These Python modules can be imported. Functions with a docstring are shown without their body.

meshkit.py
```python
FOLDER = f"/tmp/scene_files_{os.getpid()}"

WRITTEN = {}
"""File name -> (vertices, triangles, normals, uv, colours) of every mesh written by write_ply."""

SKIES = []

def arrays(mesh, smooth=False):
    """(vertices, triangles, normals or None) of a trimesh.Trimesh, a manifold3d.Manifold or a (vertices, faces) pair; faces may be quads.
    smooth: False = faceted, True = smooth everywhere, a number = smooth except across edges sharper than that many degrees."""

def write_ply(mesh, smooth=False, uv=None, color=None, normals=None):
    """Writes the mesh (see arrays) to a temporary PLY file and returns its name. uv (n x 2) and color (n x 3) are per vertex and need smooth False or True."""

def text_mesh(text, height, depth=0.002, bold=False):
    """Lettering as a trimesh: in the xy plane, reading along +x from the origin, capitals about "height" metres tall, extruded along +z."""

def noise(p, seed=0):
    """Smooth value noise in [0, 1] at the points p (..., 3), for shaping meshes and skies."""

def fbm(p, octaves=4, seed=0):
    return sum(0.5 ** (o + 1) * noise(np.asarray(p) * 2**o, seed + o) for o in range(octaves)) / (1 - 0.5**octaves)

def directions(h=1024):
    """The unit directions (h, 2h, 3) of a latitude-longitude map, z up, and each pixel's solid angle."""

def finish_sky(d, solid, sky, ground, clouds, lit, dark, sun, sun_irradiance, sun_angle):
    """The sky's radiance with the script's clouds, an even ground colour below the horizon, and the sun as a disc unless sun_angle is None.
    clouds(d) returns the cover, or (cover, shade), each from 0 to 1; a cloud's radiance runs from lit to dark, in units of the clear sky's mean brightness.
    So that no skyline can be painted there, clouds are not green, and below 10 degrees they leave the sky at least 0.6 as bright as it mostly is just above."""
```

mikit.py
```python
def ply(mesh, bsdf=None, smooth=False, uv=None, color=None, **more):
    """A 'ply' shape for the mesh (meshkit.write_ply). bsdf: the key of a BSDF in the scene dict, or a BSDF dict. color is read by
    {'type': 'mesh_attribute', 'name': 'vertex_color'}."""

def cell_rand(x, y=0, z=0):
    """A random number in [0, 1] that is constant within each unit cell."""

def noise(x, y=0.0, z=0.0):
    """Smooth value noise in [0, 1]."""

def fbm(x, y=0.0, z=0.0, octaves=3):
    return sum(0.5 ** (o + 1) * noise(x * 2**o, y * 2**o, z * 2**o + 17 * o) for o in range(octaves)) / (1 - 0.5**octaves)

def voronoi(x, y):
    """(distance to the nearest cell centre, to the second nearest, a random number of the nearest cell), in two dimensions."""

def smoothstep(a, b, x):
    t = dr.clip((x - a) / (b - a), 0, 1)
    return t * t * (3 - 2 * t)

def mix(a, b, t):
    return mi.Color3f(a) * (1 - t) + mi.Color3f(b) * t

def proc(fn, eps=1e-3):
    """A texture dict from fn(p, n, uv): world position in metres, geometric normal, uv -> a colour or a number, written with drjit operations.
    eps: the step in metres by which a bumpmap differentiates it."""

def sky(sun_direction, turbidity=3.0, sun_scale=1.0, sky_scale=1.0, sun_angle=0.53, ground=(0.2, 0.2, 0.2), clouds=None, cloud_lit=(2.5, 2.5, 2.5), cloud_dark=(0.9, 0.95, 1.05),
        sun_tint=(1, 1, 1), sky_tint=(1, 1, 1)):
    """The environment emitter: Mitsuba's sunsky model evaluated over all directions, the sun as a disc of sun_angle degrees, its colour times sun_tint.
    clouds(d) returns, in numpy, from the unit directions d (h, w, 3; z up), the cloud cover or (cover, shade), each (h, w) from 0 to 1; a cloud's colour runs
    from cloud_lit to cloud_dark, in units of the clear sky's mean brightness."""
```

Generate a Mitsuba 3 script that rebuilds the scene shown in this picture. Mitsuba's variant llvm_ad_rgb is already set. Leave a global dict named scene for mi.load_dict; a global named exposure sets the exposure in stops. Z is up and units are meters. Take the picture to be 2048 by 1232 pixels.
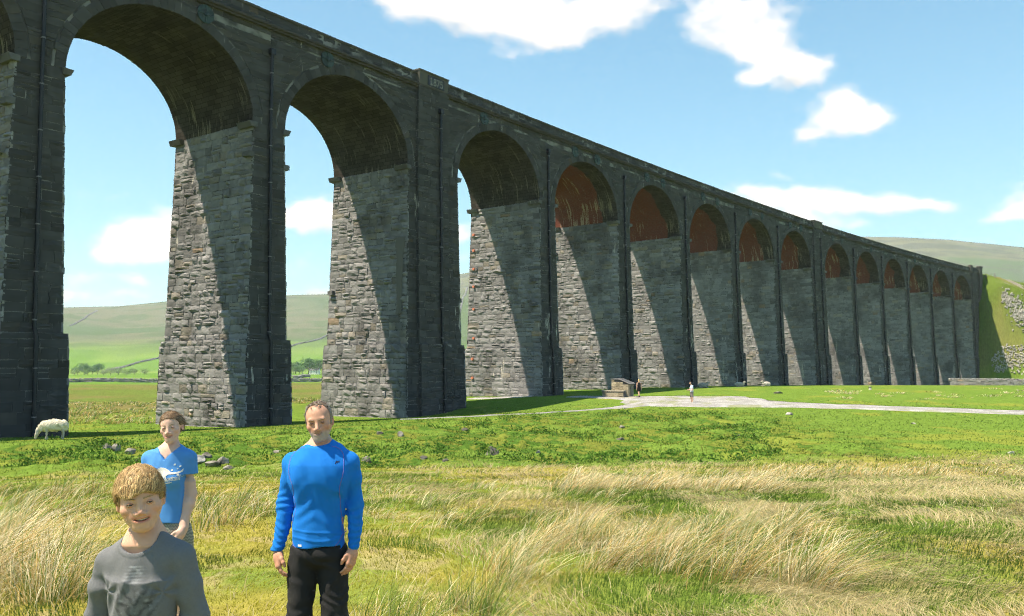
import math, numpy as np, drjit as dr, mitsuba as mi, trimesh, mikit, meshkit
from mikit import proc, noise, fbm, smoothstep, mix, voronoi, cell_rand
from scipy.interpolate import RBFInterpolator
from concurrent.futures import ThreadPoolExecutor
from scipy.spatial import cKDTree
from shapely.geometry import Polygon
T = mi.ScalarTransform4f
rng = np.random.default_rng(7)
scene, labels = {}, {}

# ------------------------------------------------------------------ camera, sky, exposure
F, PITCH = 1708.0, 0.0715
scene['camera'] = {'type': 'perspective', 'fov': 2 * math.degrees(math.atan(1024 / F)), 'fov_axis': 'x', 'near_clip': 0.1, 'far_clip': 20000.0,
                   'to_world': T().look_at(origin=[0, 0, 0], target=[0, math.cos(PITCH), math.sin(PITCH)], up=[0, 0, 1])}
exposure = 2.75
SUN = np.array([-0.47, -0.13, 0.875]); SUN /= np.linalg.norm(SUN)

def ray(u, v):
    """Direction with Y = 1 through a point of the 2048 x 1232 photograph (used to survey where things stand)."""
    x, up = (u - 1024) / F, (616 - v) / F
    c, s = math.cos(PITCH), math.sin(PITCH)
    y = c - up * s
    return np.array([x / y, 1.0, (s + up * c) / y])

def at(u, v, d):
    return ray(u, v) * d

CLOUDS = [  # u, v, half width, half height, strength
    (840, -5, 75, 40, 1.0), (930, 25, 100, 52, 1.15), (1040, 45, 95, 52, 1.15), (1110, 72, 65, 38, 1.0), (1190, 35, 90, 40, 1.0), (1265, 5, 70, 26, .75), (1000, -40, 330, 40, 1.1), (1000, 112, 50, 16, 0.40),
    (1475, 20, 85, 50, 0.80), (1455, 80, 62, 40, 0.72), (1530, 75, 60, 40, 0.75), (1380, 45, 40, 40, 0.46), (1500, 110, 60, 26, .6), (1440, -40, 90, 40, .8), (1590, 20, 40, 20, .35),
    (1565, 140, 84, 40, 1.1), (1500, 172, 46, 20, 0.75), (1610, 125, 40, 22, .8),
    (1690, 205, 40, 34, 1.15), (1682, 240, 88, 40, 1.2), (1740, 240, 44, 28, 0.9), (1612, 272, 46, 18, 0.75),
    (1552, 354, 30, 11, 0.55), (1485, 385, 60, 16, 0.7), (1560, 402, 80, 24, 1.0), (1680, 408, 100, 27, 1.15), (1785, 408, 90, 24, 1.05), (1860, 408, 40, 13, .7), (1580, 440, 90, 18, .7), (1700, 455, 80, 14, .5),
    (2035, 425, 50, 24, 0.85), (2120, 400, 100, 46, 1.0), (2010, 478, 50, 10, .3), (1990, 440, 40, 14, .5),
    (255, 480, 62, 44, 1.2), (330, 468, 50, 44, 1.2), (230, 512, 50, 24, .9), (400, 480, 70, 60, 1.2), (300, 515, 60, 24, .9),
    (158, 562, 40, 20, 0.6), (255, 572, 44, 18, 0.65), (135, 598, 50, 16, .9), (240, 602, 70, 10, .5),
    (630, 437, 62, 30, 1.2), (590, 452, 40, 22, 1.0), (690, 440, 50, 40, 1.1), (590, 525, 46, 24, 0.42), (640, 578, 46, 13, .95), (590, 565, 60, 10, .4), (925, 478, 34, 22, 0.75), (940, 520, 40, 14, .4),
    (215, 398, 95, 7, 0.34), (150, 388, 60, 6, .30)]

def clouds(d):
    y = np.maximum(d[..., 1], 1e-3)
    c, s = math.cos(PITCH), math.sin(PITCH)
    fwd, up = d[..., 1] * c + d[..., 2] * s, -d[..., 1] * s + d[..., 2] * c
    fw = np.maximum(fwd, 0.05)
    u, v = 1024 + F * d[..., 0] / fw, 616 - F * up / fw
    p = d / np.maximum(d[..., 2:], 0.06)                      # cloud layer coordinates, all round the sky
    far = meshkit.fbm(np.stack([p[..., 0] * .55, p[..., 1] * .55, 0 * u + 3.1], -1), 5, 4)
    every = np.clip((far - 0.60) * 5, 0, 1)
    lump = np.zeros(u.shape)
    inside = (fwd > 0.3) & (np.abs(u - 1024) < 1600) & (np.abs(v - 300) < 900)
    ui, vi = u[inside], v[inside]
    q = d[inside]
    w1 = meshkit.fbm(q * 22, 6, 11) - 0.5
    w2 = meshkit.fbm(q * 22 + 50, 6, 12) - 0.5
    du, dv = ui + w1 * 95, vi + w2 * 60
    best = np.zeros(ui.shape); low = np.zeros(ui.shape)
    for cu, cv, a, b, k in CLOUDS:
        r2 = ((du - cu) / a) ** 2 + ((dv - cv) / np.where(dv > cv, b * 0.8, b)) ** 2
        e = k * np.exp(-r2 * 1.1)
        best = best + e
        low += e * np.clip((vi - cv) / b + 0.1, 0, 1)
    fine = .55 * meshkit.fbm(q * np.array([48, 48, 75]), 5, 21) + .45 * meshkit.fbm(q * 130, 5, 23)
    cover = np.clip((np.minimum(best, 1.35) * 1.15 + (fine - .5) * 1.45 - 0.20) * 1.0, 0, 1) * np.clip(best * 5 - .35, 0, 1)
    cover = cover * cover * (3 - 2 * cover)
    # thin wisps
    edge = np.clip(np.maximum(np.abs(ui - 1024) - 1250, 0) / 350 + np.maximum(-150 - vi, 0) / 350, 0, 1)
    out = every.copy()
    out[inside] = np.maximum(cover, 0) * (1 - edge) + every[inside] * edge
    out = np.where(d[..., 2] < 0.02, out * 0.7, out)
    shade = np.zeros(u.shape)
    soft = meshkit.fbm(q * np.array([30, 30, 55]), 4, 33)
    shade[inside] = np.clip(low / np.maximum(best, .2) * 0.9 * (0.2 + soft) + (soft - .5) * .5, 0, 0.8)
    return np.clip(out, 0, 1), shade

scene['sky'] = mikit.sky(SUN, turbidity=3.0, sky_tint=(0.85, 1.0, 0.95), clouds=clouds, cloud_lit=(2.3, 2.15, 2.05), cloud_dark=(1.25, 1.28, 1.35), ground=(0.12, 0.17, 0.05))
labels['sky'] = {'kind': 'structure'}

# ------------------------------------------------------------------ helpers
def put(key, mesh, bsdf, smooth=False, label=None, category=None, group=None, kind=None, **kw):
    """One entry of the scene; a taken key is numbered."""
    k, i = key, 0
    while k in scene:
        i += 1
        k = f'{key}_{i:03d}'
    scene[k] = mikit.ply(mesh, bsdf, smooth, **kw)
    note(k, label, category, group, kind)
    return k

def note(k, label=None, category=None, group=None, kind=None):
    e = {a: b for a, b in (('label', label), ('category', category), ('group', group), ('kind', kind)) if b}
    if e:
        labels[k] = {**labels.get(k, {}), **e}

TAKEN = set()
def name(key):
    """A free thing key for a thing made of parts."""
    k, i = key, 0
    while k in TAKEN or k in scene:
        i += 1
        k = f'{key}_{i:03d}'
    TAKEN.add(k)
    return k

def box(lo, hi):
    m = trimesh.creation.box(extents=np.subtract(hi, lo)); m.apply_translation(np.add(lo, hi) / 2)
    return np.array(m.vertices), np.array(m.faces)

def join(parts):
    vs, fs, n = [], [], 0
    for v, f in parts:
        v, f = np.asarray(v, float), np.asarray(f, int)
        if f.shape[1] == 4:
            f = np.vstack([f[:, [0, 1, 2]], f[:, [0, 2, 3]]])
        vs.append(v); fs.append(f + n); n += len(v)
    return np.vstack(vs), np.vstack(fs)

def grid_faces(a, b, flip=False):
    i, j = np.meshgrid(np.arange(a - 1), np.arange(b - 1), indexing='ij')
    q = np.stack([i * b + j, (i + 1) * b + j, (i + 1) * b + j + 1, i * b + j + 1], -1).reshape(-1, 4)
    return q[:, ::-1] if flip else q

def tube(points, radii, sides=8, caps=True):
    p = np.asarray(points, float)
    t = np.gradient(p, axis=0); t /= np.linalg.norm(t, axis=1, keepdims=True) + 1e-12
    ref = np.array([0, 0, 1.0]) if abs(t[0, 2]) < 0.9 else np.array([1.0, 0, 0])
    a = np.cross(t, ref); a /= np.linalg.norm(a, axis=1, keepdims=True) + 1e-12
    b = np.cross(t, a)
    g = np.arange(sides) * 2 * np.pi / sides
    v = p[:, None] + np.broadcast_to(radii, (len(p),))[:, None, None] * (np.cos(g)[None, :, None] * a[:, None] + np.sin(g)[None, :, None] * b[:, None])
    i, j = np.meshgrid(np.arange(len(p) - 1), np.arange(sides), indexing='ij')
    q = np.stack([i * sides + j, i * sides + (j + 1) % sides, (i + 1) * sides + (j + 1) % sides, (i + 1) * sides + j], -1).reshape(-1, 4)
    f = np.vstack([q[:, [0, 1, 2]], q[:, [0, 2, 3]]])
    v = v.reshape(-1, 3)
    if caps:
        n = len(v); v = np.vstack([v, p[:1], p[-1:]])
        j = np.arange(sides); e = (len(p) - 1) * sides
        f = np.vstack([f, np.stack([j * 0 + n, (j + 1) % sides, j], 1), np.stack([j * 0 + n + 1, e + j, e + (j + 1) % sides], 1)])
    return v, f

def rgb(*c):
    return {'type': 'rgb', 'value': list(c)}

def matte(key, color, rough=0.9, spec=0.2, bump=None, scale=1.0, **kw):
    b = {'type': 'principled', 'base_color': color if isinstance(color, dict) else rgb(*color), 'roughness': rough, 'specular': spec, **kw}
    if bump:
        b = {'type': 'bumpmap', 'arbitrary': bump, 'scale': scale, 'nested': b}
        b = {'type': 'bumpmap', 'tex': bump, 'scale': scale, 'nested_bsdf': {'type': 'principled', 'base_color': color if isinstance(color, dict) else rgb(*color), 'roughness': rough, 'specular': spec, **kw}}
    scene[key] = {'type': 'twosided', 'bsdf': b}

# ------------------------------------------------------------------ where the viaduct runs: s along it, n out of its near face, z up
VX, VY, VTH, VK, VG = -6.774, 72.938, 0.9371, -0.00078, 0.0044
BAY, KING, RAD, W = 15.607, 3.686, 6.441, 9.07
ZS, ZC, ZT = 17.05, 22.69, 25.28
BATS, BATN, STEP, ZSTEP = 0.019, 0.020, 0.22, 2.1
def bend(v):
    v = np.asarray(v, float)
    s, n, z = v[..., 0], v[..., 1], v[..., 2]
    a = VTH + VK * s
    return np.stack([VX + (np.sin(a) - math.sin(VTH)) / VK + n * np.sin(a), VY - (np.cos(a) - math.cos(VTH)) / VK - n * np.cos(a), z + VG * s], -1)
def arch_s(i):
    if i <= 2: return (i - 2) * BAY - (BAY + KING) / 2
    if i <= 8: return (i - 3) * BAY + (BAY + KING) / 2
    return (i - 9) * BAY + 5 * BAY + (BAY + KING) * 1.5
def pier_s(i):
    """Pier i stands between arch i and arch i + 1."""
    if i == 2: return 0.0
    if i == 8: return arch_s(8) + (BAY + KING) / 2
    if i == 14: return arch_s(14) + (BAY + KING) / 2
    return arch_s(i) + BAY / 2
KINGS = (2, 8, 14)
S_END = pier_s(14) + 4.8
_c = bend(np.stack([np.linspace(-70, S_END + 150, 500), np.zeros(500) - W / 2, np.zeros(500)], -1))[:, :2]
_cs = np.linspace(-70, S_END + 150, 500)

# ------------------------------------------------------------------ the lie of the land
def _survey():
    P = []
    for u, v, d in [(100, 927, 28), (400, 922, 29), (700, 918, 30), (1000, 914, 32), (1300, 906, 34), (1600, 903, 34), (1900, 904, 34), (2048, 904, 33.5), (2400, 905, 33),   # foot of the bank
                    (-200, 930, 27), (-200, 880, 36),
                    (20, 878, 37), (150, 875, 38), (400, 862, 42), (700, 847, 47), (850, 838, 51), (1000, 830, 55), (1150, 826, 58), (1300, 820, 61), (1450, 816, 62), (1600, 818, 59), (1800, 822, 57), (2048, 831, 53.5), (2400, 838, 51),  # its top
                    (2048, 821, 58), (1800, 813, 61), (1600, 806, 65), (1480, 800, 68), (1385, 808, 68), (1290, 797, 75), (1200, 794, 77),  # track
                    (1560, 783, 80), (1700, 775, 85), (1850, 772, 88), (2048, 771, 92), (1500, 775, 92), (2300, 772, 90),        # swell beyond the track
                    (1050, 800, 76), (1100, 815, 68),
                    (1400, 990, 16.0), (1000, 985, 16), (1800, 985, 16), (300, 985, 16.0), (2200, 985, 16)]:
        P.append(at(u, v, d))
    for x in (-8, -4, 0, 4, 8):
        P.append([x, 8.5, -2.03]); P.append([x, 4.6, -1.97 + (0.06 if x < -1 else 0)]); P.append([x * .6, 1.0, -1.66])
    P.append([-1.0, 2.4, -1.64])
    for i, z in ((-1, -3.7), (0, -3.75), (1, -3.85), (2, -3.75), (3, -2.65), (4, -2.3), (5, -2.35), (6, -2.4), (8, -2.5), (10, -2.6), (12, -2.6), (14, -2.6)):
        for n in (1.0, -W):
            q = bend([pier_s(i), n, 0]); P.append([q[0], q[1], z - (0.15 if n < 0 else 0)])
    for q in ((140, 140, -2.4), (70, 110, -2.4), (160, 160, -2.2), (-60, 60, -4.2), (-60, 110, -4.5), (-20, 130, -4.6), (40, 190, -4.2), (-70, 20, -3.4), (70, 20, -2.4), (90, 60, -2.4)):
        P.append(q)
    P = np.array(P, float)
    return RBFInterpolator(P[:, :2], P[:, 2], kernel='thin_plate_spline', smoothing=0.6)
_rbf = _survey()
RIDGE_U = np.array([-1500, -600, 0, 140, 240, 330, 450, 575, 650, 780, 917, 1060, 1200, 1400, 1560, 1720, 1800, 1900, 1980, 2048, 2300, 2800, 3600])
RIDGE_V = np.array([640, 628, 616, 612, 609, 600, 592, 588, 586, 570, 546, 520, 500, 482, 473, 470, 471, 476, 484, 491, 515, 560, 620])
_ra = np.array([math.atan2(*ray(u, 600)[:2]) for u in RIDGE_U])
_rt = np.array([ray(u, v)[2] / math.hypot(*ray(u, v)[:2]) for u, v in zip(RIDGE_U, RIDGE_V)])

def ground_z(x, y, detail=True):
    x, y = np.asarray(x, float), np.asarray(y, float)
    shape = x.shape; x, y = x.ravel(), y.ravel()
    r = np.hypot(x, y); phi = np.arctan2(x, y)
    z = np.full(x.shape, -5.0)
    near = (r < 260)
    if near.any():
        zn = _rbf(np.stack([x[near], y[near]], -1))
        k = np.clip((r[near] - 130) / 120, 0, 1); k = k * k * (3 - 2 * k)
        behind = np.clip((-y[near] + 2) / 20, 0, 1)
        zn = zn * (1 - behind) - 1.7 * behind
        z[near] = np.clip(zn, -5.5, 0) * (1 - k) - 5.0 * k
    # the fells
    top = np.interp(phi, _ra, _rt, left=0.05, right=0.05)
    t = np.clip((r - 1100) / (3400 - 1100), 0, 1)
    prof = (0.62 * t + 0.38 * t * t * (3 - 2 * t)) * np.clip(t * 6, 0, 1)
    R = 3400.0
    hill = top * R * prof + (r > 3400) * (top * R) * (-0.0001 * (r - 3400))
    hill += (meshkit.fbm(np.stack([x / 420, y / 420, 0 * x], -1), 4, 3) - .5) * 46 * np.clip(t * 4, 0, 1) * (1 - np.clip((t - .72) / .28, 0, 1))
    hill += (meshkit.fbm(np.stack([x / 90, y / 90, 0 * x], -1), 3, 9) - .5) * 7 * np.clip(t * 4, 0, 1) * (1 - 0.8 * np.clip((t - .8) / .2, 0, 1))
    z = z + np.maximum(hill, 0) + (meshkit.fbm(np.stack([x / 60, y / 60, 0 * x + 2], -1), 3, 5) - .5) * 2.2 * np.clip((r - 150) / 200, 0, 1) * (1 - np.clip(t * 4, 0, 1))
    # railway embankment behind the far end
    e = (r > 100) & (r < 700)
    if e.any():
        q = np.stack([x[e], y[e]], -1)
        c = bend(np.stack([np.linspace(S_END - 1, S_END + 300, 90), np.full(90, -W / 2), np.zeros(90)], -1))
        dist, k = cKDTree(c[:, :2]).query(q)
        ahead = (q[:, 0] - c[0, 0]) * math.cos(VTH + VK * S_END) + (q[:, 1] - c[0, 1]) * math.sin(VTH + VK * S_END)
        side = np.abs((q[:, 0] - c[0, 0]) * math.sin(VTH + VK * S_END) - (q[:, 1] - c[0, 1]) * math.cos(VTH + VK * S_END))
        dist = np.where(ahead < 0, np.hypot(side, ahead * 11.0), dist)
        zt = 24.2 + VG * 210
        bank = zt - np.maximum(dist - 5.5, 0) / 1.62
        bank += (meshkit.fbm(np.stack([q[:, 0] / 7, q[:, 1] / 7, 0 * dist], -1), 3, 15) - .5) * 1.4 * np.clip((dist - 6) / 6, 0, 1)
        m = z[e]
        hcut = np.clip((bank - m + 1.5) / 3, 0, 1)
        z[e] = m * (1 - hcut) + np.maximum(bank, m) * hcut
    if detail:
        lump = (meshkit.fbm(np.stack([x / 1.7, y / 1.7, 0 * x], -1), 4, 31) - .5)
        fine = (meshkit.fbm(np.stack([x / .35, y / .35, 0 * x], -1), 3, 37) - .5)
        bank = bank_mask(x, y)
        z = z + lump * (0.10 + 0.85 * bank) * np.clip(1 - r / 160, 0, 1) + fine * (0.06 + .16 * bank) * np.clip(1 - r / 60, 0, 1)
    return z.reshape(shape)

def bank_mask(x, y):
    """1 on the rough face of the bank below the track."""
    toe = 28.5 + 0.24 * np.clip(x, -25, 22); crest = np.interp(x, [-24, -14, -8.5, -1, 6, 14, 20, 32], [36, 41, 46, 54, 60, 60, 57, 53])
    m = np.clip((y - toe + 3) / 4, 0, 1) * np.clip((crest - 2.5 - y) / 4, 0, 1)
    return m * np.interp(x, [12, 19], [1, 0.12])

_e = np.radians(np.concatenate([np.arange(-39, 39.01, 0.2), np.arange(45, 321, 6.0)]))
_r = np.concatenate([[0.4], np.exp(np.arange(math.log(1.0), math.log(7000), 0.0185))])
gx, gy = _r[:, None] * np.sin(_e)[None], _r[:, None] * np.cos(_e)[None]
gz = ground_z(gx, gy)
gx, gy, gz = (np.concatenate([a, a[:, :1]], 1) for a in (gx, gy, gz))
gv = np.stack([gx, gy, gz], -1)
gf = grid_faces(gv.shape[0], gv.shape[1], False)
nb = gv.shape[1]
gv = np.vstack([gv.reshape(-1, 3), [[0, 0, float(ground_z(np.array([0.0]), np.array([0.0]))[0])]]])
j = np.arange(nb - 1)
gfan = np.stack([j * 0 + len(gv) - 1, j + 1, j], 1)
gtri = np.vstack([gf[:, [0, 2, 1]], gf[:, [0, 3, 2]], gfan])
if (np.cross(gv[gtri[0, 1]] - gv[gtri[0, 0]], gv[gtri[0, 2]] - gv[gtri[0, 0]])[2]) < 0:
    gtri = gtri[:, ::-1]

def moor_n(p):
    return (p.x - VX) * math.sin(VTH) - (p.y - VY) * math.cos(VTH)

def c_ground(p, n, uv):
    r = dr.sqrt(p.x * p.x + p.y * p.y)
    a = fbm(p.x * .35, p.y * .35, 0.0, 4); b = fbm(p.x * 2.1 + 9, p.y * 2.1, 3.0, 3); c = fbm(p.x * .06, p.y * .06, 7.0, 4)
    e = fbm(p.x * 9, p.y * 9, 1.0, 2)
    bright = mix((0.092, 0.165, 0.026), (0.135, 0.21, 0.038), b)
    bright = mix(bright, (0.20, 0.22, 0.04), smoothstep(0.58, 0.72, a) * 0.6)
    # bog: moss, straw litter
    bog = mix((0.13, 0.19, 0.035), (0.24, 0.22, 0.05), smoothstep(0.4, 0.65, a))
    bog = mix(bog, (0.30, 0.25, 0.13), smoothstep(0.50, 0.68, b) * 0.6)
    toe = 27.0 + 0.24 * dr.clip(p.x, -25, 22)
    col = mix(bog, bright, smoothstep(-3, 2, p.y - toe))
    # rough face of the bank
    rough = smoothstep(0, 3, p.y - toe) * smoothstep(20, 12, p.x) * smoothstep(0, 4, 56 + 0.55 * dr.clip(p.x, -60, 8) - p.y)
    col = mix(col, mix((0.135, 0.16, 0.03), (0.05, 0.11, 0.018), smoothstep(0.42, 0.6, b)), rough * smoothstep(0.40, 0.56, fbm(p.x * .8, p.y * .8, 5.0, 3)) * 0.85)
    # moorland behind the viaduct
    nn = moor_n(p)
    moor = mix((0.115, 0.15, 0.036), (0.155, 0.145, 0.055), smoothstep(0.4, 0.62, c))
    moor = mix(moor, (0.12, 0.19, 0.035), smoothstep(0.52, 0.68, a) * .7)
    moor = mix(moor, moor * 0.7, smoothstep(0.5, 0.7, b))
    col = mix(col, moor, smoothstep(-14, -34, nn + (a - .5) * 16) * smoothstep(120, 60, p.x) )
    # walled pastures of the valley and the fellside
    fields = mix((0.105, 0.20, 0.035), (0.15, 0.24, 0.05), smoothstep(0.45, 0.55, fbm(p.x * .006, p.y * .011, 2.0, 2)))
    col = mix(col, fields, smoothstep(300, 340, r))
    h = fbm(p.x * .0022, p.y * .0022, 4.0, 5)
    h2 = fbm(p.x * .012, p.y * .012, 9.0, 4)
    fell = mix((0.075, 0.115, 0.058), (0.12, 0.13, 0.085), smoothstep(0.38, 0.62, h))
    fell = mix(fell, (0.07, 0.11, 0.05), smoothstep(0.45, 0.65, h2) * .7)
    fell = mix(fell, (0.085, 0.085, 0.08), smoothstep(150, 260, p.z) * smoothstep(0.42, 0.6, h2) * .6)
    col = mix(col, fell, smoothstep(12, 60, p.z + (h2 - .5) * 30) * smoothstep(500, 900, r))
    # embankment: ochre worn strips and scree
    emb = smoothstep(-1, 3, p.z) * smoothstep(700, 500, r) * smoothstep(90, 110, r)
    bankc = mix((0.10, 0.15, 0.028), (0.165, 0.175, 0.055), smoothstep(0.42, 0.6, fbm(p.x * .09, p.y * .09, 1.0, 4)))
    bankc = mix(bankc, (0.24, 0.23, 0.18), smoothstep(0.64, 0.69, fbm(p.x * .11 + 4, p.y * .11, p.z * .05, 3)))
    col = mix(col, bankc, emb)
    return col * (0.72 + 0.56 * e)
scene['ground_surface'] = {'type': 'twosided', 'bsdf': {'type': 'diffuse', 'reflectance': proc(c_ground)}}
put('ground', (gv, gtri), 'ground_surface', True, kind='structure')

# ------------------------------------------------------------------ stone
def c_stain(p, n, uv):
    a = fbm(p.x * 1.3 + p.y * .9, p.z * .32, 3.0, 4); b = fbm(p.x * 5, p.y * 5, p.z * 5, 3)
    return dr.clip(0.10 + 0.60 * smoothstep(0.42, 0.90, a) + 0.28 * (b - .5), 0, 1)
def c_lime(p, n, uv):
    a = noise(p.x * 2.6 + 5, p.y * 2.6, p.z * .22); b = noise(p.x * 9, p.y * 9, p.z * 1.6); c = fbm(p.x * .25, p.y * .25, p.z * .2, 2)
    return smoothstep(0.80, 0.97, a * .6 + b * .4 + (c - .5) * .35 + smoothstep(9, -3, p.z) * .10)
def h_stone(p, n, uv):
    return fbm(p.x * 7, p.y * 7, p.z * 9, 3)
VC = {'type': 'mesh_attribute', 'name': 'vertex_color'}
def stone_bsdf(key, dark, stain=c_stain, spec=0.15):
    base = {'type': 'principled', 'base_color': VC, 'roughness': 0.92, 'specular': spec}
    scene[key] = {'type': 'twosided', 'bsdf': {'type': 'bumpmap', 'tex': proc(h_stone, 0.01), 'scale': 0.035, 'nested': {
        'type': 'blendbsdf', 'weight': proc(c_lime),
        'a': {'type': 'blendbsdf', 'weight': proc(stain), 'a': base, 'b': {'type': 'diffuse', 'reflectance': rgb(*dark)}}, 'b': {'type': 'diffuse', 'reflectance': rgb(.42, .41, .38)}}}}
stone_bsdf('rubble_stone', (0.05, 0.05, 0.052))
def c_mortar(p, n, uv):
    a = fbm(p.x * 1.1, p.y * 1.1, p.z * .8, 4)
    return mix((0.21, 0.212, 0.21), (0.065, 0.067, 0.072), smoothstep(0.35, 0.6, a))
scene['lime_mortar'] = {'type': 'twosided', 'bsdf': {'type': 'diffuse', 'reflectance': proc(c_mortar)}}
def c_soffit(p, n, uv):
    u, v = uv.x, uv.y                                   # metres round the arch, metres in from its face
    line = noise(v * 6.5 + .6 * noise(u * 1.3, v, 2.0), u * .55, p.y * .06) * .55 + noise(v * 19, u * 1.1, p.y * .09) * .45 + (fbm(u * .5, v * .5, p.y * .05, 2) - .5) * .35
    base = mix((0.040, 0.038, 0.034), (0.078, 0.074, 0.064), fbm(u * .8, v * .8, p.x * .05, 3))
    ru = dr.floor(u / .34); fu = u / .34 - ru; fv = v / .8 + .37 * ru; fv = fv - dr.floor(fv)
    base = base * (.75 + .5 * cell_rand(ru, dr.floor(v / .8 + .37 * ru), 3.0))
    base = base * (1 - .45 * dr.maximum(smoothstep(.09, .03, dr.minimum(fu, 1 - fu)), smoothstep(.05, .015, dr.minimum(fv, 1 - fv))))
    low = smoothstep(6.5, 1.0, dr.minimum(u, 19.2 - u))
    return mix(base, (0.21, 0.195, 0.14), smoothstep(0.70 - .10 * low, 0.84 - .06 * low, line) * (.45 + .5 * low))
def c_brick(p, n, uv):
    u, v = uv.x, uv.y
    edge = 1.55 + 0.7 * noise(u * .5, p.x * .3, 2.0) + .25 * noise(u * 3, 2.0, 5.0)
    br = mix((0.165, 0.055, 0.035), (0.115, 0.042, 0.03), fbm(u * 3, v * 3, 1.0, 3))
    row = dr.abs(u / .085 - dr.floor(u / .085) - .5); col = v / .235 + .5 * (dr.floor(u / .085) - 2 * dr.floor(dr.floor(u / .085) / 2)); col = dr.abs(col - dr.floor(col) - .5)
    br = mix(br, (0.17, 0.13, 0.11), dr.maximum(smoothstep(.40, .46, row), smoothstep(.46, .49, col)) * .55)
    line = noise(v * 6 + .6 * noise(u * 1.1, v, 2.0) + p.x * .02, u * .45, p.y * .06) * .55 + noise(v * 17, u * .9, p.y * .09) * .45 + (fbm(u * .5, v * .5, p.y * .05, 2) - .5) * .3
    low = smoothstep(7.5, 0.5, dr.minimum(u, 19.2 - u))
    br = mix(br, (0.33, 0.28, 0.20), smoothstep(0.73 - .1 * low, 0.82 - .06 * low, line) * .8)
    return mix(c_soffit(p, n, uv), br, smoothstep(edge - .03, edge + .03, v))
for k, fn in (('soffit_stone', c_soffit), ('soffit_brick', c_brick)):
    scene[k] = {'type': 'twosided', 'bsdf': {'type': 'diffuse', 'reflectance': proc(fn)}}
matte('cast_iron', (0.012, 0.014, 0.019), 0.5, 0.4)
matte('clip_iron', (0.16, 0.16, 0.17), 0.6)
def c_teal(p, n, uv): return mix((0.035, 0.062, 0.065), (0.022, 0.036, 0.04), smoothstep(.4, .65, fbm(p.x * 3, p.y * 3, p.z * 3, 3)))
matte('painted_iron', proc(c_teal), 0.6, 0.3)
matte('white_lettering', (0.20, 0.20, 0.18), 0.8)
matte('orange_disc', (0.52, 0.20, 0.13), 0.6)

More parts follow.
